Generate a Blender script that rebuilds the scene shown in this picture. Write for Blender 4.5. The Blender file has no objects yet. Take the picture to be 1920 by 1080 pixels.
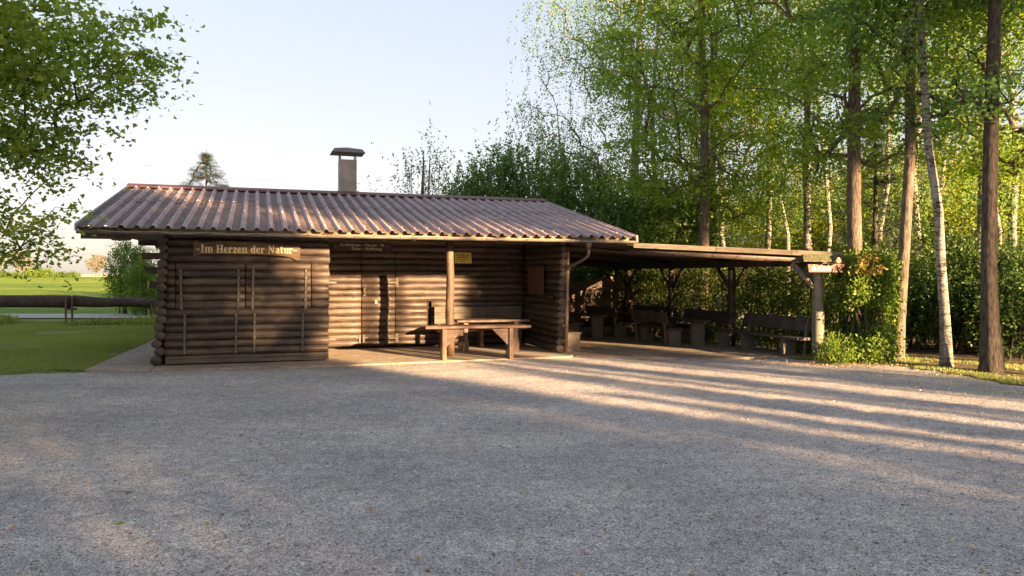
import bpy, math, random
import numpy as np
from mathutils import Vector, Matrix
rad = math.radians
PI = math.pi
scene = bpy.context.scene
C = scene.collection

# ------------------------------------------------------------------ camera
cam_d = bpy.data.cameras.new('camera'); cam = bpy.data.objects.new('camera', cam_d); C.objects.link(cam)
cam_d.sensor_width = 36; cam_d.lens = 36*1414/1920
cam_d.shift_y = -21.7/1920
cam_d.clip_start = 0.1; cam_d.clip_end = 6000
cam.location = (0, 0, 1.7); cam.rotation_euler = (rad(90), rad(-0.14), 0)
scene.camera = cam
# ------------------------------------------------------------------ sky, sun, exposure
SUN_EL, SUN_AZ = 11.5, 135.0            # azimuth clockwise from +Y
w = bpy.data.worlds.new('World'); scene.world = w; w.use_nodes = True
wn = w.node_tree.nodes; wl = w.node_tree.links
bg = wn['Background']
sky = wn.new('ShaderNodeTexSky'); sky.sky_type = 'NISHITA'; sky.sun_disc = False
sky.sun_elevation = rad(SUN_EL); sky.sun_rotation = rad(SUN_AZ)
sky.altitude = 300; sky.air_density = 1.0; sky.dust_density = 2.2; sky.ozone_density = 1.0
hs = wn.new('ShaderNodeHueSaturation'); hs.inputs['Saturation'].default_value = 1.3
wl.new(sky.outputs[0], hs.inputs['Color'])
gm = wn.new('ShaderNodeGamma'); gm.inputs['Gamma'].default_value = 0.30; wl.new(hs.outputs[0], gm.inputs['Color'])   # low gamma evens out the sky brightness
tn = wn.new('ShaderNodeMix'); tn.data_type = 'RGBA'; tn.blend_type = 'MULTIPLY'; tn.inputs[0].default_value = 1.0
tn.inputs[7].default_value = (1.075, 0.962, 0.985, 1); wl.new(gm.outputs[0], tn.inputs[6]); wl.new(tn.outputs[2], bg.inputs['Color'])
bg.inputs['Strength'].default_value = 0.074
sun_d = bpy.data.lights.new('sun', 'SUN'); sun_d.energy = 3.9; sun_d.angle = rad(0.5); sun_d.color = (1.0, 0.62, 0.31)
sun = bpy.data.objects.new('sun', sun_d); C.objects.link(sun)
sv = Vector((math.sin(rad(SUN_AZ))*math.cos(rad(SUN_EL)), math.cos(rad(SUN_AZ))*math.cos(rad(SUN_EL)), math.sin(rad(SUN_EL))))
sun.rotation_euler = sv.to_track_quat('Z', 'Y').to_euler(); sun.location = (30, -30, 30)
vs = scene.view_settings; vs.view_transform = 'Standard'; vs.look = 'None'; vs.gamma = 1; vs.exposure = 3.24; vs.use_curve_mapping = False
scene.cycles.max_bounces = 8; scene.cycles.diffuse_bounces = 4; scene.cycles.glossy_bounces = 2
scene.cycles.transmission_bounces = 3; scene.cycles.use_denoising = True
scene.cycles.sample_clamp_indirect = 6

# ------------------------------------------------------------------ material helpers
def new_mat(name):
    m = bpy.data.materials.new(name); m.use_nodes = True
    nt = m.node_tree; b = nt.nodes['Principled BSDF']
    return m, nt, b
def N(nt, t, **kw):
    n = nt.nodes.new(t)
    for k, v in kw.items():
        if k.startswith('i_'): n.inputs[int(k[2:])].default_value = v
        else: setattr(n, k, v)
    return n
def ramp(nt, src, stops, interp='LINEAR'):
    r = nt.nodes.new('ShaderNodeValToRGB'); r.color_ramp.interpolation = interp
    el = r.color_ramp.elements
    while len(el) < len(stops): el.new(0.5)
    for e, (p, c) in zip(el, stops): e.position = p; e.color = (*c, 1)
    nt.links.new(src, r.inputs[0]); return r.outputs[0]
def noise(nt, vec, scale, detail=4, rough=0.55, out=0):
    n = nt.nodes.new('ShaderNodeTexNoise'); n.inputs['Scale'].default_value = scale
    n.inputs['Detail'].default_value = detail; n.inputs['Roughness'].default_value = rough
    nt.links.new(vec, n.inputs['Vector']); return n.outputs[out]
def mapping(nt, vec, scale=(1,1,1), loc=None):
    m = nt.nodes.new('ShaderNodeMapping'); m.inputs['Scale'].default_value = scale
    nt.links.new(vec, m.inputs['Vector'])
    if loc is not None: nt.links.new(loc, m.inputs['Location'])
    return m.outputs[0]
def mixc(nt, f, a, b, mode='MIX'):
    m = nt.nodes.new('ShaderNodeMix'); m.data_type = 'RGBA'; m.blend_type = mode
    for sock, v in ((m.inputs[0], f), (m.inputs[6], a), (m.inputs[7], b)):
        if hasattr(v, 'is_output'): nt.links.new(v, sock)
        else: sock.default_value = v if not isinstance(v, tuple) else (*v, 1)
    return m.outputs[2]
def math_(nt, op, a, b=None, c=None):
    m = nt.nodes.new('ShaderNodeMath'); m.operation = op
    for k, v in enumerate((a, b, c)):
        if v is None: continue
        if hasattr(v, 'is_output'): nt.links.new(v, m.inputs[k])
        else: m.inputs[k].default_value = v
    return m.outputs[0]
def bump(nt, b, h, strength=0.5, dist=0.01):
    n = nt.nodes.new('ShaderNodeBump'); n.inputs['Strength'].default_value = strength; n.inputs['Distance'].default_value = dist
    nt.links.new(h, n.inputs['Height']); nt.links.new(n.outputs[0], b.inputs['Normal'])
def coords(nt, kind='Object'): return nt.nodes.new('ShaderNodeTexCoord').outputs[kind]

def wood(name, dark, light, axis='x', rough=0.62, scale=1.0, patch=None, patch_amt=0.5):
    """Weathered wood whose grain runs along the object's local axis."""
    m, nt, b = new_mat(name)
    co = coords(nt); oi = nt.nodes.new('ShaderNodeObjectInfo')
    off = nt.nodes.new('ShaderNodeVectorMath'); off.operation = 'SCALE'
    cb = nt.nodes.new('ShaderNodeCombineXYZ')
    for k in range(3): nt.links.new(oi.outputs['Random'], cb.inputs[k])
    nt.links.new(cb.outputs[0], off.inputs[0]); off.inputs['Scale'].default_value = 37.0
    s = {'x': (1.2, 22, 22), 'y': (22, 1.2, 22), 'z': (22, 22, 1.2)}[axis]
    mp = mapping(nt, co, tuple(q*scale for q in s), off.outputs[0])
    g = noise(nt, mp, 1.6, 6, 0.65)
    g2 = noise(nt, mapping(nt, co, (1.3, 2.5, 2.5), off.outputs[0]), 1.5, 3)
    f = math_(nt, 'ADD', math_(nt, 'MULTIPLY', g, 0.65), math_(nt, 'MULTIPLY', g2, 0.45))
    col = ramp(nt, f, [(0.34, dark), (0.72, light)])
    rv = math_(nt, 'MULTIPLY_ADD', oi.outputs['Random'], 0.75, 0.62)
    cr = nt.nodes.new('ShaderNodeCombineColor')
    for k in range(3): nt.links.new(rv, cr.inputs[k])
    col = mixc(nt, 1.0, col, cr.outputs[0], 'MULTIPLY')
    ck = noise(nt, mapping(nt, co, tuple({'x': (0.8, 34, 34), 'y': (34, 0.8, 34), 'z': (34, 34, 0.8)}[axis]), off.outputs[0]), 1.0, 3, 0.6)
    cf = ramp(nt, ck, [(0.40, (1,1,1)), (0.445, (0,0,0))])
    col = mixc(nt, math_(nt, 'MULTIPLY', cf, 0.7), col, tuple(q*0.3 for q in dark))
    kv = nt.nodes.new('ShaderNodeTexVoronoi'); kv.inputs['Scale'].default_value = 1.0
    nt.links.new(mapping(nt, co, tuple({'x': (2.2, 5, 5), 'y': (5, 2.2, 5), 'z': (5, 5, 2.2)}[axis]), off.outputs[0]), kv.inputs['Vector'])
    kf = ramp(nt, kv.outputs['Distance'], [(0.10, (1,1,1)), (0.17, (0,0,0))])
    col = mixc(nt, math_(nt, 'MULTIPLY', kf, 0.6), col, tuple(q*0.5 for q in dark))
    if patch:
        pn = ramp(nt, noise(nt, mapping(nt, co, (1, 1, 1), off.outputs[0]), 4.5, 5, 0.65), [(0.5, (0,0,0)), (0.66, (1,1,1))])
        pf = math_(nt, 'MULTIPLY', pn, patch_amt)
        col = mixc(nt, pf, col, patch)
    nt.links.new(col, b.inputs['Base Color'])
    b.inputs['Roughness'].default_value = rough; b.inputs['Specular IOR Level'].default_value = 0.35
    bump(nt, b, f, 0.7, 0.012)
    return m
M = {}
M['log'] = wood('dark_log_wood', (0.018,0.014,0.012), (0.092,0.068,0.055), 'x', 0.5, patch=(0.13,0.11,0.095), patch_amt=0.35)
M['log_y'] = wood('dark_log_wood_y', (0.018,0.014,0.012), (0.092,0.068,0.055), 'y', 0.55, patch=(0.12,0.10,0.085), patch_amt=0.35)
M['plank'] = wood('brown_plank_wood', (0.041,0.026,0.019), (0.129,0.085,0.061), 'x', 0.6, patch=(0.21,0.18,0.15), patch_amt=0.4)
M['plank_y'] = wood('brown_plank_wood_y', (0.031,0.022,0.018), (0.095,0.068,0.051), 'y', 0.6, patch=(0.16,0.14,0.12), patch_amt=0.4)
M['plank_z'] = wood('brown_plank_wood_z', (0.041,0.026,0.019), (0.129,0.085,0.061), 'z', 0.6, patch=(0.19,0.16,0.13), patch_amt=0.4)
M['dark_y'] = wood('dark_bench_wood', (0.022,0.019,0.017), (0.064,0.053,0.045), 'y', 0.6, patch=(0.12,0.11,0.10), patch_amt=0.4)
M['post'] = wood('grey_post_wood', (0.07,0.06,0.045), (0.26,0.23,0.18), 'z', 0.7, patch=(0.16,0.18,0.10), patch_amt=0.5)
M['post_brown'] = wood('brown_post_wood', (0.05,0.033,0.024), (0.20,0.135,0.09), 'z', 0.6, patch=(0.2,0.16,0.12), patch_amt=0.3)
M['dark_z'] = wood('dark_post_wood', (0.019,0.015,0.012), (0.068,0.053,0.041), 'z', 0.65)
M['fascia'] = wood('mossy_fascia_wood', (0.10,0.075,0.05), (0.30,0.23,0.14), 'x', 0.75, patch=(0.15,0.16,0.05), patch_amt=0.65)
M['fascia_grey'] = wood('weathered_fascia_wood', (0.065,0.053,0.042), (0.20,0.165,0.125), 'x', 0.8, patch=(0.13,0.14,0.07), patch_amt=0.6)
M['sign_wood'] = wood('varnished_sign_wood', (0.055,0.033,0.018), (0.14,0.085,0.045), 'x', 0.45)
M['sign_red'] = wood('red_brown_sign_wood', (0.045,0.018,0.011), (0.10,0.042,0.023), 'x', 0.55)
M['beam_grey'] = wood('grey_ground_beam', (0.05,0.043,0.035), (0.125,0.107,0.085), 'x', 0.75)
M['bench_back'] = wood('pale_backboard_wood', (0.05,0.045,0.036), (0.125,0.11,0.088), 'x', 0.7)
M['rail'] = wood('fence_rail_wood', (0.028,0.020,0.018), (0.085,0.06,0.05), 'x', 0.7, patch=(0.11,0.09,0.08), patch_amt=0.3)

def plain(name, col, rough=0.6, metal=0.0, nscale=8, amt=0.35, bmp=0.2, dist=0.01, spec=0.4):
    m, nt, b = new_mat(name); co = coords(nt)
    n = noise(nt, co, nscale, 6, 0.6)
    lo = tuple(c*(1-amt) for c in col); hi = tuple(min(1, c*(1+amt)) for c in col)
    nt.links.new(ramp(nt, n, [(0.3, lo), (0.7, hi)]), b.inputs['Base Color'])
    b.inputs['Roughness'].default_value = rough; b.inputs['Metallic'].default_value = metal
    b.inputs['Specular IOR Level'].default_value = spec
    if bmp: bump(nt, b, n, bmp, dist)
    return m
M['backing'] = plain('dark_backing', (0.012,0.010,0.009), 0.9, bmp=0)
M['iron'] = plain('rusty_painted_iron', (0.085,0.075,0.062), 0.55, 0.3, 30, 0.5)
M['nail'] = plain('nail_head', (0.45,0.42,0.38), 0.4, 0.6, bmp=0)
M['gutter'] = plain('grey_gutter_metal', (0.15,0.135,0.12), 0.5, 0.3, 5, 0.4, 0.1)
M['pipe'] = plain('brown_pipe_metal', (0.12,0.08,0.068), 0.5, 0.2, 9, 0.3, 0.1)
M['cable'] = plain('pale_cable', (0.5,0.47,0.40), 0.6, bmp=0)
M['ridge'] = plain('maroon_ridge_metal', (0.13,0.055,0.06), 0.5, 0.0, 5, 0.35, 0.1)
M['verge'] = plain('grey_verge_metal', (0.28,0.26,0.29), 0.5, 0.0, 4, 0.25, 0.1)
M['chim'] = plain('brown_grey_chimney_sheet', (0.27,0.245,0.235), 0.55, 0.1, 3, 0.3, 0.1)
M['chim_cap'] = plain('violet_grey_cap_sheet', (0.14,0.12,0.14), 0.5, 0.1, 4, 0.25, 0.1)
M['letter'] = plain('cream_lettering', (0.62,0.55,0.36), 0.6, bmp=0, nscale=40, amt=0.15)
M['letter_dim'] = plain('faded_white_lettering', (0.60,0.59,0.56), 0.7, bmp=0, nscale=60, amt=0.25)
M['letter_pink'] = plain('pale_pink_lettering', (0.75,0.60,0.52), 0.6, bmp=0, nscale=40, amt=0.1)
M['ysign'] = plain('yellow_enamel', (0.62,0.52,0.09), 0.35, bmp=0, nscale=14, amt=0.12)
M['black'] = plain('black_print', (0.02,0.018,0.012), 0.5, bmp=0)
M['signdark'] = plain('dark_sign_board', (0.035,0.026,0.024), 0.5, nscale=9, amt=0.4)
M['notice'] = plain('reddish_notice_board', (0.135,0.062,0.045), 0.5, nscale=14, amt=0.3)
M['brass'] = plain('padlock_brass', (0.5,0.42,0.26), 0.35, 0.7, bmp=0)
M['concrete'] = plain('bench_concrete', (0.10,0.083,0.07), 0.85, 0, 12, 0.25, 0.4)
M['rust'] = plain('rusted_steel_post', (0.11,0.065,0.05), 0.7, 0.2, 20, 0.4)
M['mossroof'] = plain('mossy_little_roof', (0.075,0.08,0.042), 0.9, 0, 22, 0.75, 0.8, 0.02)
M['twig'] = plain('dry_twig', (0.22,0.15,0.11), 0.8, bmp=0)

def roof_mat(name, base, worn, lich):
    m, nt, b = new_mat(name)
    g = nt.nodes.new('ShaderNodeNewGeometry').outputs['Position']
    n1 = noise(nt, g, 2.2, 6, 0.7); n2 = noise(nt, g, 26, 5, 0.7); n3 = noise(nt, g, 60, 3, 0.6)
    c = ramp(nt, n1, [(0.32, base), (0.68, worn)])
    sp = ramp(nt, n2, [(0.50, (0,0,0)), (0.60, (1,1,1))])
    c = mixc(nt, math_(nt, 'MULTIPLY', sp, 0.7), c, lich)
    dk = ramp(nt, n3, [(0.36, (1,1,1)), (0.46, (0,0,0))])
    c = mixc(nt, math_(nt, 'MULTIPLY', dk, 0.5), c, (0.035,0.028,0.03))
    nt.links.new(c, b.inputs['Base Color']); b.inputs['Roughness'].default_value = 0.75
    b.inputs['Specular IOR Level'].default_value = 0.3
    bump(nt, b, n2, 0.6, 0.01)
    return m
M['roof_pan'] = roof_mat('corrugated_sheet_pan', (0.055,0.038,0.033), (0.15,0.105,0.092), (0.30,0.265,0.24))
M['roof_rib'] = roof_mat('corrugated_sheet_rib', (0.27,0.20,0.215), (0.45,0.355,0.385), (0.33,0.28,0.28))

def bark(name, base, light, birch=False):
    m, nt, b = new_mat(name); co = coords(nt)
    g = noise(nt, mapping(nt, co, (14, 14, 3.5)), 1.6, 6, 0.7)
    c = ramp(nt, g, [(0.38, base), (0.66, light)])
    if birch:
        h = noise(nt, mapping(nt, co, (4.5, 4.5, 13)), 1.3, 6, 0.75)
        fl = ramp(nt, h, [(0.43, (1,1,1)), (0.50, (0,0,0))])
        sep = nt.nodes.new('ShaderNodeSeparateXYZ'); nt.links.new(co, sep.inputs[0])
        low = nt.nodes.new('ShaderNodeMapRange'); nt.links.new(sep.outputs[2], low.inputs[0])
        low.inputs[1].default_value = 0.0; low.inputs[2].default_value = 1.6; low.inputs[3].default_value = 0.9; low.inputs[4].default_value = 0.0
        c = mixc(nt, fl, ramp(nt, g, [(0.3, (0.20,0.19,0.17)), (0.7, (0.38,0.365,0.33))]), (0.05,0.042,0.035))
        c = mixc(nt, math_(nt, 'MULTIPLY', low.outputs[0], ramp(nt, g, [(0.35,(1,1,1)),(0.62,(0.3,0.3,0.3))])), c, base)
    nt.links.new(c, b.inputs['Base Color']); b.inputs['Roughness'].default_value = 0.9; b.inputs['Specular IOR Level'].default_value = 0.2
    bump(nt, b, g, 0.9, 0.03)
    return m
M['bark'] = bark('rough_brown_bark', (0.06,0.05,0.04), (0.22,0.18,0.145))
M['bark_dark'] = bark('dark_bark', (0.035,0.03,0.025), (0.125,0.105,0.085))
M['birch'] = bark('white_birch_bark', (0.05,0.045,0.038), (0.1,0.09,0.08), True)

def leaf_mat(name, c0, c1, c2, trans=0.42):
    m, nt, b = new_mat(name)
    at = nt.nodes.new('ShaderNodeAttribute'); at.attribute_name = 'v'
    c = ramp(nt, at.outputs['Fac'], [(0.0, c0), (0.5, c1), (1.0, c2)])
    nt.links.new(c, b.inputs['Base Color']); b.inputs['Roughness'].default_value = 0.5; b.inputs['Specular IOR Level'].default_value = 0.35
    tr = nt.nodes.new('ShaderNodeBsdfTranslucent')
    tc = mixc(nt, 1.0, c, (1.25, 1.3, 0.55), 'MULTIPLY'); nt.links.new(tc, tr.inputs[0])
    mx = nt.nodes.new('ShaderNodeMixShader'); mx.inputs[0].default_value = trans
    nt.links.new(b.outputs[0], mx.inputs[1]); nt.links.new(tr.outputs[0], mx.inputs[2])
    nt.links.new(mx.outputs[0], nt.nodes['Material Output'].inputs[0])
    return m
M['lf_birch'] = leaf_mat('birch_leaf', (0.08,0.17,0.05), (0.15,0.275,0.075), (0.25,0.39,0.115), 0.5)
M['lf_maple'] = leaf_mat('maple_leaf', (0.13,0.21,0.03), (0.22,0.34,0.045), (0.34,0.46,0.06), 0.5)
M['lf_maple_left'] = leaf_mat('near_maple_leaf', (0.12,0.19,0.045), (0.23,0.33,0.06), (0.38,0.46,0.08), 0.55)
M['lf_dark'] = leaf_mat('dark_bush_leaf', (0.07,0.13,0.042), (0.13,0.225,0.065), (0.21,0.32,0.09), 0.45)
M['lf_hedge'] = leaf_mat('hedge_leaf', (0.07,0.12,0.025), (0.14,0.23,0.04), (0.26,0.34,0.055), 0.5)
M['lf_hedge_shade'] = leaf_mat('shaded_hedge_leaf', (0.04,0.07,0.018), (0.085,0.14,0.028), (0.17,0.22,0.04), 0.4)  # darker copy of the hedge leaf, shade put into its colour
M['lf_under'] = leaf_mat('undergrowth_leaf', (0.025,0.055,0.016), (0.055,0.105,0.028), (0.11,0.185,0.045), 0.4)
M['lf_yellow'] = leaf_mat('yellow_green_leaf', (0.14,0.18,0.02), (0.25,0.30,0.03), (0.38,0.40,0.045), 0.55)
M['lf_red'] = leaf_mat('reddish_leaf', (0.16,0.14,0.035), (0.22,0.15,0.045), (0.27,0.24,0.05), 0.4)
M['lf_needle'] = leaf_mat('spruce_needle', (0.03,0.055,0.045), (0.055,0.085,0.07), (0.085,0.12,0.095), 0.15)
M['lf_blossom'] = leaf_mat('pale_spring_leaf', (0.17,0.16,0.12), (0.25,0.24,0.18), (0.32,0.30,0.24), 0.4)
M['grass'] = leaf_mat('grass_blade', (0.15,0.195,0.05), (0.235,0.295,0.075), (0.36,0.38,0.16), 0.4)
M['litter'] = leaf_mat('dead_leaf', (0.20,0.10,0.045), (0.36,0.22,0.11), (0.66,0.55,0.38), 0.1)

# ------------------------------------------------------------------ mesh helpers
class MB:
    def __init__(self): self.v = []; self.f = []; self.mi = []
    def add(self, vs, fs, mi=0):
        o = len(self.v); self.v += [tuple(p) for p in vs]
        for f in fs: self.f.append(tuple(i+o for i in f)); self.mi.append(mi)
    def box(self, x0, x1, y0, y1, z0, z1, mi=0, bev=0.0):
        if bev <= 0:
            v = [(x,y,z) for z in (z0,z1) for x,y in ((x0,y0),(x1,y0),(x1,y1),(x0,y1))]
            self.add(v, [(3,2,1,0),(4,5,6,7),(0,1,5,4),(1,2,6,5),(2,3,7,6),(3,0,4,7)], mi); return self
        # chamfered along the longest axis
        d = (x1-x0, y1-y0, z1-z0); a = d.index(max(d)); b_, c_ = [k for k in range(3) if k != a]
        lo = (x0,y0,z0); hi = (x1,y1,z1); e = min(bev, d[b_]*0.45, d[c_]*0.45)
        prof = [(lo[b_]+e,lo[c_]),(hi[b_]-e,lo[c_]),(hi[b_],lo[c_]+e),(hi[b_],hi[c_]-e),(hi[b_]-e,hi[c_]),(lo[b_]+e,hi[c_]),(lo[b_],hi[c_]-e),(lo[b_],lo[c_]+e)]
        vs_ = []
        for s in (lo[a], hi[a]):
            for p in prof:
                q = [0,0,0]; q[a] = s; q[b_] = p[0]; q[c_] = p[1]; vs_.append(q)
        fs = [tuple(range(8)), tuple(range(15,7,-1))] + [(i, 8+i, 8+(i+1)%8, (i+1)%8) for i in range(8)]
        self.add(vs_, fs, mi); return self
    def tube(self, pts, rs, n=8, mi=0, cap=True, squash=None):
        pts = [Vector(p) for p in pts]; rings = []
        up = Vector((0,0,1))
        for i, p in enumerate(pts):
            d = (pts[min(i+1,len(pts)-1)] - pts[max(i-1,0)]).normalized()
            a = d.cross(up)
            if a.length < 0.2: a = d.cross(Vector((0,1,0)))
            a.normalize(); b_ = d.cross(a); r = rs[i] if hasattr(rs, '__len__') else rs
            rings.append([p + (a*math.cos(2*PI*k/n) + b_*math.sin(2*PI*k/n))*r for k in range(n)])
        vs_ = [q for r in rings for q in r]; fs = []
        for i in range(len(rings)-1):
            for k in range(n):
                fs.append((i*n+k, i*n+(k+1)%n, (i+1)*n+(k+1)%n, (i+1)*n+k))
        if cap: fs += [tuple(range(n))[::-1], tuple((len(rings)-1)*n+k for k in range(n))]
        self.add(vs_, fs, mi); return self
    def prism(self, poly, axis, a0, a1, mi=0):
        """extrude a 2-D polygon along an axis; poly is in the other two axes in order"""
        n = len(poly); vs_ = []
        for s in (a0, a1):
            for p in poly:
                q = list(p); q.insert(axis, s); vs_.append(q)
        fs = [tuple(range(n))[::-1], tuple(range(n, 2*n))] + [(i, (i+1)%n, n+(i+1)%n, n+i) for i in range(n)]
        self.add(vs_, fs, mi); return self
    def mesh(self, name, mats, smooth=False):
        me = bpy.data.meshes.new(name); me.from_pydata(self.v, [], self.f); me.update()
        for m in (mats if isinstance(mats, (list, tuple)) else [mats]): me.materials.append(m)
        if len(me.materials) > 1: me.polygons.foreach_set('material_index', self.mi)
        if smooth: me.polygons.foreach_set('use_smooth', [True]*len(me.polygons))
        import bmesh
        bm = bmesh.new(); bm.from_mesh(me); bmesh.ops.recalc_face_normals(bm, faces=bm.faces); bm.to_mesh(me); bm.free()
        return me
def link(name, me, parent=None, loc=(0,0,0), rot=(0,0,0)):
    o = bpy.data.objects.new(name, me); C.objects.link(o); o.location = loc; o.rotation_euler = rot
    if parent is not None: o.parent = parent
    return o
def part(name, mb, mats, parent=None, loc=(0,0,0), rot=(0,0,0), smooth=False):
    return link(name, mb.mesh(name, mats, smooth), parent, loc, rot)
def tag(o, label=None, cat=None, group=None, kind=None):
    if label: o['label'] = label
    if cat: o['category'] = cat
    if group: o['group'] = group
    if kind: o['kind'] = kind
    return o
def empty(name, loc=(0,0,0), rotz=0, label=None, cat=None, group=None):
    o = bpy.data.objects.new(name, None); C.objects.link(o); o.location = loc; o.rotation_euler = (0,0,rotz)
    o.empty_display_size = 0.2
    return tag(o, label, cat, group)
def copy_tree(o, parent=None):
    c = o.copy(); C.objects.link(c); c.parent = parent
    for ch in list(o.children): copy_tree(ch, c)
    return c
TH = rad(18.57); AX, AY = -6.533, 14.069; ct, st = math.cos(TH), math.sin(TH)
def L(s, t, z=0.0): return (AX + s*ct - t*st, AY + s*st + t*ct, z)
def W(px, Y, z=0.0): return ((px-960)/1414*Y, Y, z)      # a ground point on the sight line of photo column px at depth Y
rng = np.random.default_rng(7); R = random.Random(11)

def arr_mesh(name, V, F, mats, attr=None, smooth=False, mi=None):
    me = bpy.data.meshes.new(name); nv, nf, k = len(V), len(F), F.shape[1]
    me.vertices.add(nv); me.vertices.foreach_set('co', V.astype(np.float32).ravel())
    me.loops.add(nf*k); me.loops.foreach_set('vertex_index', F.astype(np.int32).ravel())
    me.polygons.add(nf); me.polygons.foreach_set('loop_start', np.arange(0, nf*k, k, dtype=np.int32))
    for m in (mats if isinstance(mats, (list, tuple)) else [mats]): me.materials.append(m)
    if mi is not None: me.polygons.foreach_set('material_index', mi.astype(np.int32))
    if smooth: me.polygons.foreach_set('use_smooth', np.ones(nf, bool))
    me.update(calc_edges=True)
    if attr is not None:
        a = me.attributes.new('v', 'FLOAT', 'POINT'); a.data.foreach_set('value', attr.astype(np.float32))
    return me
def unit(a): return a/np.maximum(np.linalg.norm(a, axis=-1, keepdims=True), 1e-9)
T_RH = (np.array([(0,0,0),(-.34,.42,.07),(0,1,0),(.34,.42,.07)], float), np.array([(0,1,2),(0,2,3)]))
T_MA = (np.array([(0,.3,-.05),(0,-.05,0),(.42,.02,.05),(.3,.32,0),(.6,.66,.06),(.2,.62,0),(0,1.05,.08),(-.2,.62,0),(-.6,.66,.06),(-.3,.32,0),(-.42,.02,.05)], float),
        np.array([(0,i,i+1) for i in range(1,10)] + [(0,10,1)]))
T_MS = (np.array([(0,0,0),(.5,.25,.05),(.22,.55,0),(0,1,.06),(-.22,.55,0),(-.5,.25,.05)], float), np.array([(0,1,2),(0,2,3),(0,3,4),(0,4,5)]))
T_BL = (np.array([(-.06,0,0),(.06,0,0),(0,1,.15)], float), np.array([(0,1,2)]))
T_ND = (np.array([(-.035,0,0),(.035,0,0),(.0,1,0)], float), np.array([(0,1,2)]))
def leaf_cloud(P, D, Nn, S, tmpl, val):
    """P positions, D leaf directions, Nn normals, S sizes -> verts, faces, attr"""
    D = unit(D); U = unit(np.cross(D, Nn)); Wn = np.cross(U, D); tv, tf = tmpl; k = len(tv)
    V = P[:,None,:] + S[:,None,None]*(tv[None,:,0,None]*U[:,None,:] + tv[None,:,1,None]*D[:,None,:] + tv[None,:,2,None]*Wn[:,None,:])
    F = (tf[None,:,:] + (np.arange(len(P))*k)[:,None,None]).reshape(-1,3)
    return V.reshape(-1,3), F, np.repeat(val, k)

# ------------------------------------------------------------------ trees
def sm_noise(P, f, seed):
    """cheap smooth pseudo noise in -1..1"""
    g = np.random.default_rng(seed); out = np.zeros(len(P))
    for _ in range(7):
        k = g.normal(size=3)*f; out += np.sin(P@k + g.uniform(0, 6.28))
    return out/3.2
def grow(trunk, tr, clusters, seed, twig=0.006, droop=0.15, trunk_from=0.2):
    """attach a branch to every cluster; returns paths with radii"""
    g = np.random.default_rng(seed)
    pos = [np.array(p, float) for p in trunk]; par = [-1] + list(range(len(trunk)-1)); n0 = len(trunk)
    ends = []; paths = []
    base = np.array(trunk, float); zmin = base[0,2] + trunk_from*(base[-1,2]-base[0,2])
    d0 = [min(np.linalg.norm(c[:2]-q[:2]) for q in base) for c in clusters]
    P = np.array(pos); 
    for ci in np.argsort(d0):
        c = clusters[ci]
        dz = P[:,2]-c[2]
        cost = np.linalg.norm(P-c, axis=1) + np.maximum(dz+0.15*np.linalg.norm((P-c)[:,:2],axis=1), 0)*1.2 + (np.arange(len(P))<n0)*0.25
        cost = cost + (P[:,2] < zmin)*50*(np.arange(len(P))<n0)
        a = int(np.argmin(cost)); A = P[a]; ln = np.linalg.norm(c-A)
        m = max(2, min(6, int(ln/0.55)+1)); path = [a]; q = []
        for k in range(1, m+1):
            f = k/m; p = A + (c-A)*f; p = p + np.array([0,0,math.sin(f*PI)*ln*droop]) + (g.normal(size=3)*0.045*ln*(1 if k < m else 0))
            q.append(p); par.append(path[-1]); path.append(len(P)+k-1)
        P = np.vstack([P, q]); ends.append(path[-1]); paths.append(path)
    r2 = np.zeros(len(P))
    for e in ends:
        k = e
        while k >= n0: r2[k] += twig**2; k = par[k]
    rr = np.sqrt(r2)
    rr[:n0] = tr
    return P, paths, rr, n0
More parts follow.
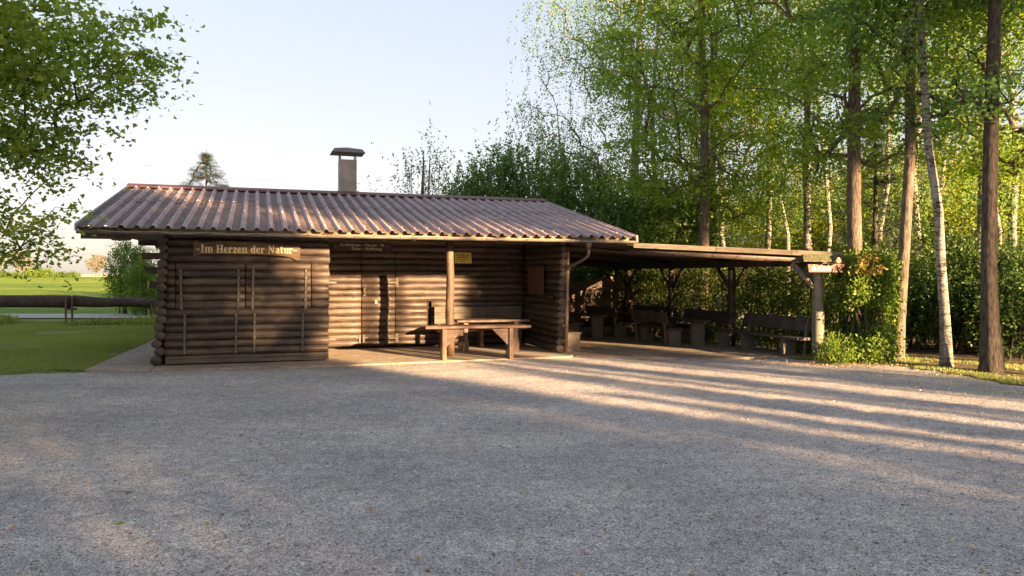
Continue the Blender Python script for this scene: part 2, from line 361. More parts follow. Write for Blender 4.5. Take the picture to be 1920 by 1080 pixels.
def tree(name, loc, trunk, tr, clusters, style, leafmat, barkmat, label, group, seed, n_leaf=60, size=0.07, spread=0.55,
         twig=0.006, rotz=0.0, cat='tree', sides=10, droop=0.15, tmpl=None, share=None, vshift=0.0):
    """one tree: an Empty with trunk (and limbs) and crown"""
    root = empty(name, loc, rotz, label, cat, group)
    if share:
        for ch in share.children: c = ch.copy(); C.objects.link(c); c.parent = root
        return root
    g = np.random.default_rng(seed)
    P, paths, rr, n0 = grow(trunk, tr, clusters, seed, twig, droop)
    mb = MB()
    tp = [tuple(p) for p in trunk]; trs = list(tr)
    # root flare
    tp = [(tp[0][0], tp[0][1], -0.1)] + [(tp[0][0], tp[0][1], 0.12)] + tp[1:]; trs = [trs[0]*1.45, trs[0]*1.12] + trs[1:]
    mb.tube(tp, trs, sides)
    for pa in paths:
        pts = P[pa]; rad_ = rr[pa].copy()
        rad_[0] = min(rad_[0]*0.8, rad_[1]*1.15) if pa[0] < n0 else rad_[0]
        mb.tube([tuple(p) for p in pts], [max(x, 0.004) for x in rad_], 5 if rad_[0] > 0.02 else 3, cap=False)
    part('trunk', mb, barkmat, root, smooth=True)
    # leaves
    cl = np.array(clusters); nC = len(cl); tv = g.normal(0, 0.16, nC)
    idx = np.repeat(np.arange(nC), n_leaf); n = len(idx)
    if style == 'birch':
        ns = 9; sidx = g.integers(0, ns, n); so = g.normal(size=(nC, ns, 3))*np.array([spread*.75, spread*.75, spread*.4])
        sl = g.uniform(0.25, 1.25, (nC, ns))*spread*1.7
        sw = g.normal(size=(nC, ns, 2))*0.12
        f = g.uniform(0, 1, n); o = so[idx, sidx]; l = sl[idx, sidx]
        PP = cl[idx] + o; PP[:,2] -= f*l; PP[:,:2] += sw[idx, sidx]*(f**2)[:,None]
        PP += g.normal(size=(n,3))*0.035
        D = g.normal(size=(n,3)); D[:,2] -= 1.0; Nn = g.normal(size=(n,3))
        tm = tmpl or T_RH
    elif style == 'maple':
        PP = g.normal(size=(n,3))*np.array([spread*.62, spread*.62, spread*.16])
        ax = unit(g.normal(size=(nC,3))*np.array([.28,.28,0])+np.array([0,0,1]))
        PP[:,2] -= 0.25*(PP[:,0]**2+PP[:,1]**2)/spread
        a2 = ax[idx]; PP = PP - a2*0 + np.cross(np.cross(np.array([0,0,1.0]), a2), PP)*0.9 + cl[idx]
        D = g.normal(size=(n,3))*np.array([1,1,.45]) + np.array([0,0,-.35]); Nn = g.normal(size=(n,3))*0.75+np.array([0,0,1])
        tm = tmpl or T_MS
    elif style == 'spruce':
        PP = cl[idx]*1.0; f = g.uniform(0, 1, n)
        ctr = np.zeros((n,3)); ctr[:,2] = cl[idx][:,2] + 0.1
        out = unit((cl[idx]-ctr)*np.array([1,1,0])+1e-6)
        PP = PP - out*(f*spread)[:,None] + g.normal(size=(n,3))*np.array([.05,.05,.03])
        D = out + g.normal(size=(n,3))*0.7; Nn = g.normal(size=(n,3)); tm = tmpl or T_ND
    elif style == 'shoot':
        ns = 4; sidx = g.integers(0, ns, n); so = g.normal(size=(nC, ns, 3))*np.array([spread*.5, spread*.5, spread*.25])
        sl = g.uniform(0.4, 1.3, (nC, ns))*spread; dr = g.normal(size=(nC, ns, 3))*.35 + np.array([0,0,1.0])
        f = g.uniform(0, 1, n); PP = cl[idx] + so[idx,sidx] + dr[idx,sidx]*(f*sl[idx,sidx])[:,None] + g.normal(size=(n,3))*0.03
        D = g.normal(size=(n,3)); D[:,2] += .5; Nn = g.normal(size=(n,3)); tm = tmpl or T_RH
    else:
        PP = cl[idx] + g.normal(size=(n,3))*np.array([spread*.5, spread*.5, spread*.42])
        D = g.normal(size=(n,3)); D[:,2] -= 0.2; Nn = g.normal(size=(n,3)) + np.array([0,0,.6]); tm = tmpl or T_RH
    S = size*g.uniform(0.65, 1.25, n); keep = PP[:,2] > 0.02
    val = np.clip(0.48 + vshift + tv[idx] + g.normal(0, 0.17, n), 0, 1)
    V, F, A = leaf_cloud(PP[keep], D[keep], Nn[keep], S[keep], tm, val[keep])
    link('crown', arr_mesh('crown', V, F, leafmat, A), root)
    return root
def envelope(n, f_inside, lo, hi, seed, clump=1.0, thr=-0.25):
    """sample n points inside a shape with clumps and gaps"""
    g = np.random.default_rng(seed); out = []
    lo = np.array(lo, float); hi = np.array(hi, float); tries = 0
    while len(out) < n and tries < 60:
        P = g.uniform(lo, hi, (n*4, 3)); k = f_inside(P) & (sm_noise(P, clump, seed) > thr)
        out += list(P[k]); tries += 1
    return np.array(out[:n])
def ellips(c, r):
    c = np.array(c, float); r = np.array(r, float)
    return lambda P: (((P-c)/r)**2).sum(1) < 1
def trunk_line(h, r0, r1, lean=(0,0), wob=0.1, n=9, seed=0, power=1.0):
    g = random.Random(seed); pts = []; rs = []
    ox = oy = 0
    for k in range(n+1):
        f = k/n; pts.append((lean[0]*f**power + ox, lean[1]*f**power + oy, h*f)); rs.append(r0 + (r1-r0)*f**0.9)
        ox += g.uniform(-wob, wob)/n*2; oy += g.uniform(-wob, wob)/n*2
    return pts, rs
# ================================================================== GROUND
def sheet(name, poly, z, mat, kind='structure', thick=None):
    mb = MB()
    if thick: mb.prism(poly, 2, z-thick, z)
    else: mb.add([(x, y, z) for x, y in poly], [tuple(range(len(poly)))])
    return tag(part(name, mb, mat), kind=kind)
def ground_mat(name, kind):
    m, nt, b = new_mat(name); g = nt.nodes.new('ShaderNodeNewGeometry').outputs['Position']
    if kind == 'gravel':
        vo = nt.nodes.new('ShaderNodeTexVoronoi'); vo.inputs['Scale'].default_value = 105; nt.links.new(g, vo.inputs['Vector'])
        wn_ = nt.nodes.new('ShaderNodeTexWhiteNoise'); nt.links.new(vo.outputs['Position'], wn_.inputs['Vector'])
        vc = wn_.outputs['Value']
        c = ramp(nt, vc, [(0.0, (0.14,0.138,0.148)), (0.4, (0.335,0.33,0.345)), (0.8, (0.53,0.52,0.52)), (0.97, (0.80,0.78,0.74))])
        vo2 = nt.nodes.new('ShaderNodeTexVoronoi'); vo2.inputs['Scale'].default_value = 30; nt.links.new(g, vo2.inputs['Vector'])
        wn2 = nt.nodes.new('ShaderNodeTexWhiteNoise'); nt.links.new(vo2.outputs['Position'], wn2.inputs['Vector'])
        c = mixc(nt, 0.22, c, ramp(nt, wn2.outputs['Value'], [(0.1, (0.15,0.15,0.155)), (0.9, (0.50,0.49,0.475))]))
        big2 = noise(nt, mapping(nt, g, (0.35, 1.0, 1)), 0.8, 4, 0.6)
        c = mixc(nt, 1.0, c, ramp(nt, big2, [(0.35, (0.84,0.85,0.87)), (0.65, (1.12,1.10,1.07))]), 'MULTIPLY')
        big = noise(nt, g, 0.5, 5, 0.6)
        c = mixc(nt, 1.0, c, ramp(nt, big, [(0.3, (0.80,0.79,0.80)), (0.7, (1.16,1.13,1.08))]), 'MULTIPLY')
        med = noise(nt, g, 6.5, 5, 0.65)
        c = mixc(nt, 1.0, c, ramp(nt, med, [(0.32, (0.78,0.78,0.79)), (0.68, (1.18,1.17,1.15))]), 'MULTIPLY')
        # earthy wear towards the lawn, the slab and the wood
        sp = nt.nodes.new('ShaderNodeSeparateXYZ'); nt.links.new(g, sp.inputs[0])
        en = ramp(nt, noise(nt, g, 0.9, 6, 0.7), [(0.50, (0,0,0)), (0.72, (1,1,1))])
        c = mixc(nt, math_(nt, 'MULTIPLY', en, 0.35), c, (0.30,0.255,0.21))
        nt.links.new(c, b.inputs['Base Color']); b.inputs['Roughness'].default_value = 0.85; b.inputs['Specular IOR Level'].default_value = 0.25
        h = math_(nt, 'ADD', math_(nt, 'MULTIPLY', vo.outputs['Distance'], -0.35), math_(nt, 'MULTIPLY', vo2.outputs['Distance'], -0.45))
        h = math_(nt, 'ADD', h, math_(nt, 'MULTIPLY', med, 1.3))
        bump(nt, b, h, 0.85, 0.022)
    elif kind == 'grass':
        n1 = noise(nt, g, 1.1, 6, 0.65); n2 = noise(nt, g, 22, 5, 0.7)
        c = ramp(nt, n1, [(0.3, (0.11,0.15,0.04)), (0.55, (0.17,0.215,0.055)), (0.75, (0.27,0.25,0.12))])
        c = mixc(nt, 1.0, c, ramp(nt, n2, [(0.3, (0.6,0.6,0.6)), (0.7, (1.35,1.3,1.2))]), 'MULTIPLY')
        nt.links.new(c, b.inputs['Base Color']); b.inputs['Roughness'].default_value = 0.9; b.inputs['Specular IOR Level'].default_value = 0.15
        bump(nt, b, n2, 1.0, 0.05)
    elif kind == 'field':
        n1 = noise(nt, mapping(nt, g, (0.06, 0.12, 1)), 1.0, 6, 0.7); n2 = noise(nt, g, 1.6, 6, 0.75)
        c = ramp(nt, n1, [(0.3, (0.10,0.18,0.028)), (0.5, (0.145,0.225,0.034)), (0.7, (0.21,0.255,0.045))])
        c = mixc(nt, 1.0, c, ramp(nt, n2, [(0.3, (0.6,0.62,0.6)), (0.7, (1.35,1.3,1.3))]), 'MULTIPLY')
        n3 = noise(nt, mapping(nt, g, (0.012, 0.045, 1)), 1.0, 5, 0.65)
        c = mixc(nt, 1.0, c, ramp(nt, n3, [(0.38, (0.62,0.78,0.7)), (0.6, (1.25,1.2,1.0))]), 'MULTIPLY')
        nt.links.new(c, b.inputs['Base Color']); b.inputs['Roughness'].default_value = 0.9; b.inputs['Specular IOR Level'].default_value = 0.1
        bump(nt, b, n2, 1.0, 0.25)
    elif kind == 'slab':
        n1 = noise(nt, g, 1.3, 6, 0.65); n2 = noise(nt, g, 40, 5, 0.7); n3 = noise(nt, g, 5, 6, 0.7)
        c = ramp(nt, n1, [(0.3, (0.24,0.20,0.155)), (0.7, (0.36,0.31,0.245))])
        c = mixc(nt, 1.0, c, ramp(nt, n3, [(0.35, (0.72,0.70,0.68)), (0.6, (1.08,1.08,1.08))]), 'MULTIPLY')
        c = mixc(nt, 1.0, c, ramp(nt, n2, [(0.3, (0.8,0.8,0.8)), (0.7, (1.15,1.15,1.15))]), 'MULTIPLY')
        nt.links.new(c, b.inputs['Base Color']); b.inputs['Roughness'].default_value = 0.85; bump(nt, b, n2, 0.5, 0.006)
    elif kind == 'floor':
        n1 = noise(nt, g, 0.9, 6, 0.65); n2 = noise(nt, g, 40, 5, 0.7); n3 = noise(nt, g, 4, 6, 0.7)
        c = ramp(nt, n1, [(0.3, (0.15,0.125,0.10)), (0.7, (0.25,0.21,0.165))])
        c = mixc(nt, 1.0, c, ramp(nt, n3, [(0.35, (0.65,0.64,0.62)), (0.6, (1.08,1.08,1.08))]), 'MULTIPLY')
        c = mixc(nt, 1.0, c, ramp(nt, n2, [(0.3, (0.8,0.8,0.8)), (0.7, (1.15,1.15,1.15))]), 'MULTIPLY')
        nt.links.new(c, b.inputs['Base Color']); b.inputs['Roughness'].default_value = 0.85; bump(nt, b, n2, 0.5, 0.006)
    elif kind == 'path':
        n1 = noise(nt, g, 1.3, 6, 0.65)
        nt.links.new(ramp(nt, n1, [(0.3, (0.24,0.24,0.21)), (0.7, (0.33,0.33,0.29))]), b.inputs['Base Color']); b.inputs['Roughness'].default_value = 0.9
    elif kind == 'soil':
        n1 = noise(nt, g, 5, 7, 0.7)
        nt.links.new(ramp(nt, n1, [(0.3, (0.05,0.04,0.025)), (0.55, (0.10,0.075,0.045)), (0.75, (0.09,0.12,0.03))]), b.inputs['Base Color'])
        b.inputs['Roughness'].default_value = 0.95; bump(nt, b, n1, 1.0, 0.04)
    elif kind == 'hill':
        n1 = noise(nt, g, 0.02, 5, 0.6)
        nt.links.new(ramp(nt, n1, [(0.3, (0.16,0.17,0.15)), (0.7, (0.25,0.24,0.20))]), b.inputs['Base Color']); b.inputs['Roughness'].default_value = 1
    return m
GM = {k: ground_mat('ground_'+k, k) for k in ('gravel','grass','field','slab','floor','path','soil','hill')}

# terrain: one sheet to the horizon, rising gently behind the fence
def terr(x, y):
    f = min(max((y-34)/216, 0), 1)
    z = 1.28*(f**1.2)*(1.0 if x < 60 else max(0, 1-(x-60)/80))
    if y > 260: z -= (y-260)*0.002
    return z
mb = MB()
xs = [-3000,-1200,-600,-300,-200,-140,-100,-80,-60,-45,-30,-20,-10,0,10,20,30,45,60,100,200,400,1000,3000]
ys = [-800,-300,-100,-60,-30,-10,0,10,20,30,34,40,48,58,70,85,100,120,145,170,200,230,250,265,320,500,900,1800,3500]
vs_ = [(x, y, terr(x,y)-0.12) for y in ys for x in xs]; nx = len(xs)
mb.add(vs_, [(j*nx+i, j*nx+i+1, (j+1)*nx+i+1, (j+1)*nx+i) for j in range(len(ys)-1) for i in range(nx-1)])
tag(part('meadow_ground', mb, GM['field'], smooth=True), kind='structure')

# gravel yard: dense near sheet with real undulation
def und(x, y):
    return 0.010*math.sin(x*1.7+y*.6)+0.008*math.sin(y*2.3-x*.9+1)+0.006*math.sin(x*4.1+1.3)*math.sin(y*3.7)
GX = np.concatenate([np.linspace(-60, -14, 8)[:-1], np.linspace(-14, 16, 251), np.linspace(16, 60, 8)[1:]])
GY = np.concatenate([np.linspace(-60, 2, 10)[:-1], np.linspace(2, 20, 181)])
xx, yy = np.meshgrid(GX, GY); gg = np.stack([xx.ravel(), yy.ravel()], 1)
P3 = np.stack([gg[:,0], gg[:,1], np.zeros(len(gg))], 1)
zz = 0.012*sm_noise(P3, 1.6, 3) + 0.010*sm_noise(P3, 4.5, 5) + 0.007*sm_noise(P3, 10, 6)
# scuffed dents in the lit part of the yard
dn = np.random.default_rng(21)
for _ in range(60):
    cx, cy = dn.uniform(-1, 7), dn.uniform(7.5, 14); r_ = dn.uniform(.08, .22)
    d2 = ((gg[:,0]-cx)**2 + ((gg[:,1]-cy)/1.3)**2)/r_**2
    zz += -0.014*np.exp(-d2) + 0.008*np.exp(-(np.sqrt(d2)-1.4)**2*4)
zz[(gg[:,0] < -13.5) | (gg[:,0] > 15.5) | (gg[:,1] < 2.5) | (gg[:,1] > 19.5)] = 0
flat = np.zeros(len(gg), bool)
zz = zz*.55 - .012
V = np.stack([gg[:,0], gg[:,1], zz], 1); nx = len(GX)
jj, ii = np.meshgrid(np.arange(len(GY)-1), np.arange(nx-1), indexing='ij')
a_ = (jj*nx+ii).ravel(); F = np.stack([a_, a_+1, a_+nx+1, a_+nx], 1)
# leave out what lies under the lawn and the wood floor is simply below them
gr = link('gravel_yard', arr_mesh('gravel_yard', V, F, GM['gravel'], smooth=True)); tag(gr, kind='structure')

# lawn left
def jag(pts, n=6, amp=0.12, seed=1):
    g = random.Random(seed); out = []
    for a, b_ in zip(pts[:-1], pts[1:]):
        for k in range(n):
            f = k/n; out.append((a[0]+(b_[0]-a[0])*f+g.uniform(-amp, amp), a[1]+(b_[1]-a[1])*f+g.uniform(-amp, amp)))
    out.append(pts[-1]); return out
p1 = L(-1.22,-.36)[:2]; p2_ = L(-1.05,3.0)[:2]; p3 = L(-0.85,7.2)[:2]
edge = jag([(-30.0, 11.6), (-14.0, 12.3), (-9.0, 12.95), (-7.9, 13.5), p1], 22, 0.13, 4)
lawn_poly = edge + jag([p2_, p3], 8, 0.05, 5) + [L(-0.85, 9)[:2], L(14, 9.5)[:2], (30, 29), (-60, 29), (-60, 11.6)]
sheet('lawn', lawn_poly, 0.016, GM['grass'], thick=0.09)
sheet('path', [(-80, 27.6), (-40, 28.7), (-12, 29.3), (30, 30.5), (30, 33.5), (-12, 32.6), (-40, 32.0), (-80, 31.0)], 0.05, GM['path'])
wood_edge = jag([(5.9, 15.75), (7.2, 15.0), (7.7, 13.7), (7.95, 12.4), (8.2, 11.2), (8.8, 9.6), (14, 6), (30, 0)], 10, 0.14, 8)
def edge_band(P): return P[:,0] - np.interp(P[:,1], [6, 9.6, 11.2, 12.4, 13.7, 15.0, 15.75], [14, 8.8, 8.2, 7.95, 7.7, 7.2, 5.9])
sheet('woodland_floor', wood_edge + [(60, 2), (60, 90), (-4, 90), (-4, 31), (8.2, 25)], 0.005, GM['soil'], thick=.08)
# concrete
terr_poly = [L(-.10,-.70), L(3,-.88), L(5.7,-.80), L(7.95,-.72), L(8.12,-.5), L(8.12,7.0), L(-.10,7.0)]
sheet('concrete_terrace', [p[:2] for p in terr_poly], 0.022, GM['slab'], thick=0.12)
sheet('concrete_side_strip', [p[:2] for p in (L(-1.22,-.36), L(-.115,-.69), L(-.115,7.2), L(-.85,7.2), L(-1.05,3))], 0.020, GM['slab'], thick=0.12)
sheet('shelter_floor', [p[:2] for p in (L(8.135,-.55), L(9.9,-1.62), L(12.6,-2.3), L(12.95,-2.55), L(12.95,7.9), L(8.135,7.9))], 0.021, GM['floor'], thick=0.12)
# distant hill
mb = MB()
hp = [(-900, 1500, 0), (-860, 1500, 3), (-780, 1500, 6.5), (-700,1500,8), (-560, 1500, 7.5), (-450,1500,5), (-300, 1500, 3), (200,1500,4),(900,1500,5),(1500, 1500, 2)]
for (x0,y0,z0),(x1,y1,z1) in zip(hp[:-1], hp[1:]):
    mb.add([(x0,y0,-8),(x1,y1,-8),(x1,y1,z1),(x0,y0,z0),(x0,y0+700,z0-6),(x1,y1+700,z1-6)], [(0,1,2,3),(3,2,5,4)])
tag(part('far_hill', mb, GM['hill']), kind='structure')

# ================================================================== HUT
hut = empty('grill_hut', (AX, AY, 0), TH, 'dark brown log hut with corrugated roof, chimney and open porch', 'hut')
PITCH = 0.147; Z0 = 0.19
def log_mesh(length, rz, ry, axis, seed, n=10, taper=0.0):
    g = random.Random(seed); mb = MB(); seg = max(2, int(length/0.28)); vs_ = []
    k1, k2, ph = g.uniform(2, 5), g.uniform(5, 9), g.uniform(0, 6); rv_ = g.uniform(.95, 1.05)
    e = min(0.012, length*0.1)
    stations = [(0, 0.86), (e, 1.0)] + [(length*k/seg, 1.0) for k in range(1, seg)] + [(length-e, 1.0), (length, 0.86)]
    for x, s in stations:
        wob = rv_*(1 + 0.035*math.sin(x*k1+ph) + 0.025*math.sin(x*k2*1.7))
        dy = 0.008*math.sin(x*1.7+ph); dz = 0.006*math.sin(x*2.3+ph*2)
        for k in range(n):
            a = 2*PI*(k+.5)/n; p = (ry*s*wob*math.cos(a)+dy, rz*s*wob*math.sin(a)+dz)
            vs_.append((x, p[0], p[1]) if axis == 'x' else (p[0], x, p[1]))
    m_ = len(stations)
    fs = [(i*n+k, i*n+(k+1)%n, (i+1)*n+(k+1)%n, (i+1)*n+k) for i in range(m_-1) for k in range(n)]
    fs += [tuple(range(n)), tuple((m_-1)*n+k for k in range(n))]
    mb.add(vs_, fs); return mb
_ls = [0]
def logrow(parent, x0, x1, y, z, rz=0.079, ry=0.062, mat='log', name='log'):
    _ls[0] += 1
    o = part(name, log_mesh(x1-x0, rz, ry, 'x', _ls[0]), M[mat], parent, (x0, y, z), smooth=True); return o
def logrow_y(parent, x, y0, y1, z, rz=0.079, ry=0.07, mat='log_y', name='log'):
    _ls[0] += 1
    return part(name, log_mesh(y1-y0, rz, ry, 'y', _ls[0]), M[mat], parent, (x, y0, z), smooth=True)
ZE, ZR = 2.54, 3.80
roofz = lambda t: ZE + (t+0.84)*(ZR-ZE)/(4.58+0.84) if t <= 4.58 else ZR - (t-4.58)*(ZR-ZE)/(4.58+0.84)
# ---- front box wall (with the two pairs of serving flaps)
wall = part('front_wall', MB().box(0.10, 3.0, 0.02, 0.07, 0.06, 2.62), M['backing'], hut)
part('ground_beam', MB().box(0.07, 3.03, -0.075, 0.05, 0.045, 0.19, bev=0.012), M['beam_grey'], wall)
lean = lambda z: 0.028*(z-1.2)
for r in range(0, 12):
    z = Z0 + PITCH*(r+.5); xl = 0.07 + lean(z); xr = 3.04 + 0.012*math.sin(r*2.1) + lean(z)*.3
    if r >= 6: cuts = [(xl, 0.235), (0.247, 1.465), (1.477, 2.69), (2.702, xr)]
    else: cuts = [(xl, xr)]
    for a, b_ in cuts:
        if b_-a > 1.0 and r >= 6: continue
        logrow(wall, a, b_, -0.005, z)
for r in range(12, 17):
    z = Z0 + PITCH*(r+.5)
    if z < 2.66: logrow(wall, 0.07+lean(z), 3.04+0.012*math.sin(r*1.7)+lean(z)*.3, -0.005 - (0.004 if r % 2 else 0), z)
for (a, b_) in ((0.247, 1.465), (1.477, 2.69)):
    fl = part('serving_flap', MB().box(a+.01, b_-.01, 0.0, 0.018, Z0+PITCH*6, Z0+PITCH*12), M['backing'], hut)
    for r in range(6, 12): logrow(fl, a, b_, -0.012, Z0+PITCH*(r+.5))
def strap(s, z0, z1, parent, wd=0.042, tilt=0.0, hook=True):
    mb = MB().box(-wd/2, wd/2, -0.012, 0.0, 0, z1-z0)
    mb.tube([(0,-.006,z1-z0-.005), (0,-.012,z1-z0+0.012)], [wd/2, wd/2*.7], 8)
    o = part('strap_hinge', mb, M['iron'], parent, (s, -0.075, z0), (0, tilt, 0))
    nb = MB()
    for k in range(6):
        zz_ = (z1-z0)*(0.05+0.18*k); nb.tube([(0.006*(-1)**k, -0.011, zz_), (0.006*(-1)**k, -0.019, zz_)], 0.0075, 6)
    part('nail', nb, M['nail'], o)
for s in (0.345, 1.34, 1.605, 2.585): strap(s, 1.06, 1.84, wall, 0.042, rad(-1.2 if s < 1 else 0.8))
for s in (0.395, 1.30, 1.635, 2.53): strap(s, 0.22, 0.985, wall, 0.042, rad(0.6))
for s in (0.37, 1.32, 1.62, 2.56):
    part('hinge_pin', MB().tube([(s-.06, -.088, 1.03), (s+.06, -.088, 1.03)], 0.013, 8), M['iron'], wall)
# ---- left wall seen end-on
lw = part('left_wall', MB().box(-0.03, 0.03, 0.05, 6.75, 0.06, 2.62), M['backing'], hut)
for r in range(0, 18):
    z = 0.045 + 0.085 + PITCH*r*1.015
    if z > 2.56: break
    g = random.Random(r); rr_ = 0.094 + g.uniform(-.006,.006)
    logrow_y(lw, -0.005 + lean(z)*1.2 + g.uniform(-.02,.015) - (0.05 if r in (0,2) else 0), -0.12 + g.uniform(-.02,.02), 6.8, z, 0.083, rr_)
for r in range(18, 27):
    z = 0.045 + 0.085 + PITCH*r*1.015; t0 = (z+.06-2.5)/(1.34/5.42)-.84
    if t0 < 4.3: logrow_y(lw, 0.0, t0+.3, min(6.8, 9.16-t0-.3), z)
for z, x0 in ((2.335,-.46), (2.075,-.40), (1.80,-.345), (1.53,-.27)):
    part('corbel_log', MB().box(x0, -0.05, 0.42, 0.54, z-.062, z+.062, bev=0.02), M['log'], lw)
# ---- recess back wall with the double door
rb = part('porch_wall', MB().box(3.02, 8.0, 2.34, 2.40, 0.05, 3.2), M['backing'], hut)
for r in range(0, 20):
    z = 0.065 + 0.06 + PITCH*(r+.1)
    if z > 3.18: break
    if z < 2.2: cuts = [(4.765, 7.93)] if z > 1.08 or z < 0.5 else [(4.765, 5.52), (5.62, 7.93)]
    else: cuts = [(3.03, 7.93)]
    if z < 2.2 and r > 0 and r % 5 == 3: pass
    for a, b_ in cuts: logrow(rb, a, b_, 2.29, z)
for k, (a, b_) in enumerate(((3.03, 3.965), (3.978, 4.755))):
    d = part('door', MB().box(a+.01, b_-.01, 2.30, 2.325, 0.07, 2.19), M['backing'], hut)
    for r in range(0, 15):
        z = 0.065 + 0.06 + PITCH*(r+.1)
        if z > 2.2: break
        logrow(d, a, b_, 2.283, z, name='log')
    if k:
        hb = MB().tube([(4.035,2.22,1.27),(4.035,2.165,1.30),(4.03,2.155,1.37),(4.035,2.165,1.43),(4.035,2.22,1.46)], 0.011, 6)
        hb.box(4.015,4.055,2.208,2.216,1.24,1.48)
        part('handle', hb, M['iron'], d)
        pl = MB().box(4.27,4.33,2.185,2.21,1.06,1.13, bev=0.006); part('padlock', pl, M['brass'], d)
        part('shackle', MB().tube([(4.28,2.2,1.13),(4.28,2.2,1.16),(4.30,2.2,1.175),(4.32,2.2,1.16),(4.32,2.2,1.13)], 0.006, 6), M['nail'], d)
        part('hasp', MB().box(4.2,4.40,2.21,2.216,1.135,1.165), M['iron'], d)
    hx = 4.79 if k else 3.10
    for hz in (0.25, 1.55):
        part('strap_hinge', MB().box(hx-.035,hx+.035,2.208,2.22,hz-.11,hz+.11), M['iron'], d)
        part('strap_hinge', MB().box(hx-(.3 if k else -.03),hx+(-.03 if k else .3),2.205,2.216,hz-.02,hz+.02), M['iron'], d)
for s in (3.93, 4.02):
    mbp = MB(); sg = -1 if s < 3.95 else 1
    mbp.box(min(s, s+sg*.09), max(s, s+sg*.09), 2.21, 2.218, 0.26, 0.29); mbp.box(s-.02, s+.02, 2.21, 2.217, 0.16, 0.34)
    part('latch_plate', mbp, M['iron'], hut)
# ---- partition side walls
sw = part('side_wall', MB().box(2.95, 3.0, 0.1, 2.25, 0.06, 2.62), M['backing'], hut)
for r in range(0, 18):
    z = Z0 + PITCH*(r); 
    if z < 2.5: logrow_y(sw, 2.985, 0.08, 2.22, z, 0.079, 0.06)
wg = part('wing_wall', MB().box(8.06, 8.09, 0.0, 6.8, 0.06, 2.6), M['backing'], hut)
for r in range(0, 17):
    z = 0.05 + 0.075 + PITCH*r; g = random.Random(r+50)
    lx = 7.975 + 0.045*(z-.1)/1.0*0.95 + g.uniform(-.008,.008)
    t1 = 6.8
    if z > 2.52: continue
    if r in (14, 15, 16): ry_ = 0.07
    else: ry_ = 0.088 + g.uniform(-.004,.006)
    logrow_y(wg, lx, -0.10 + g.uniform(-.02,.02), t1, z, 0.082, ry_)
part('corner_post', MB().tube([(8.125+0.02*z, -0.06, z) for z in (0.045,.6,1.2,1.8,2.35)], [.048,.045,.042,.044,.04], 8), M['post_brown'], hut, smooth=True)
# back wall (never seen from the yard)
bw = part('back_wall', MB().box(0.0, 8.0, 6.74, 6.86, 0.05, 3.1), M['log'], hut)
# ---- porch post, lintel beam, purlins
part('porch_post', MB().tube([(5.545+.012*math.sin(z*5), 0.10+.006*math.cos(z*4), z) for z in (0.04,.3,.6,.9,1.2,1.5,1.8,2.1,2.42)],
     [.098,.094,.092,.095,.088,.090,.085,.084,.084], 12), M['post_brown'], hut, smooth=True)
part('lintel_beam', MB().box(3.05, 7.97, 0.02, 0.18, 2.40, 2.57, bev=0.015), M['log'], hut)
part('purlin', MB().box(-0.47, 9.0, 0.0, 0.14, 2.58, 2.66, bev=0.015), M['log'], hut)
part('purlin', MB().box(-0.9, 9.2, 2.3, 2.44, 3.05, 3.19, bev=0.015), M['log'], hut)
part('purlin', MB().box(-0.9, 9.2, 4.5, 4.66, 3.58, 3.74, bev=0.015), M['log'], hut)
part('plate_beam', MB().box(-0.44, 0.02, -0.02, 0.12, 2.41, 2.52, bev=0.01), M['log'], hut)
for s in (-0.57, 1.2, 2.9, 4.6, 6.3, 8.0, 9.1):
    r_ = 0.115 if s < 0 else 0.06
    dz = -0.10 if s < 0 else -0.1
    part('rafter', MB().tube([(s, -0.80, roofz(-.8)+dz), (s, 1.9, roofz(1.9)+dz), (s, 4.5, roofz(4.5)+dz)], r_, 10), M['log_y'], hut, smooth=True)
# wavy under-board at the left verge
mbw = MB(); pr = [(-1.20,2.335),(-.74,2.335),(-.70,2.31),(-.44,2.31),(-.40,2.345),(-.3,2.32),(0.1,2.35),(0.1,2.47),(-1.20,2.47)]
mbw.prism([(a, b_) for a, b_ in pr], 1, -0.72, -0.69); 
part('verge_board', mbw, M['log'], hut)
# eave fascia, gutter, cable
part('eave_fascia', MB().box(-1.22, 9.30, -0.765, -0.735, 2.45, 2.552), M['fascia'], hut)
gp = []
for k in range(9):
    a = PI + PI*k/8; gp.append((-0.84+0.046*math.cos(a), 2.462+0.046*math.sin(a)))
gp = gp + [(y*0.90-0.84*0.10, z+0.006) for y, z in gp[::-1]]
mbg = MB(); mbg.prism(gp, 0, -1.24, 9.46); mbg.tube([(-1.24,-.887,2.464),(9.46,-.887,2.464)], 0.010, 6)
mbg.tube([(-1.24,-.84,2.45),(-1.235,-.84,2.45)], 0.035, 8); mbg.tube([(9.455,-.84,2.45),(9.46,-.84,2.45)], 0.035, 8)
part('gutter', mbg, M['gutter'], hut)
for k in range(12):
    s = -0.9 + k*0.87; bb = MB()
    for q in range(8):
        a0 = PI+PI*q/8; a1 = PI+PI*(q+1)/8
        bb.tube([(s,-.84+.051*math.cos(a0),2.462+.051*math.sin(a0)),(s,-.84+.051*math.cos(a1),2.462+.051*math.sin(a1))], 0.008, 4)
    bb.tube([(s,-.890,2.462),(s,-.894,2.492),(s,-.88,2.498)], 0.009, 4)
    part('gutter_bracket', bb, M['gutter'], hut)
cb = MB(); g = random.Random(5)
for k in range(11):
    s0 = -0.9 + k*0.87; s1 = s0+.87; dp_ = g.uniform(.0,.04)
    pts = [(s0+(s1-s0)*f/8, -0.900, 2.478 - dp_*4*(f/8)*(1-f/8)) for f in range(9)]
    cb.tube(pts, 0.003, 4)
part('cable', cb, M['cable'], hut)
dpp = MB(); dpp.tube([(8.31,-.84,2.42),(8.31,-.84,2.33),(8.31,-.84,2.30)], [.075,.06,.045], 10)
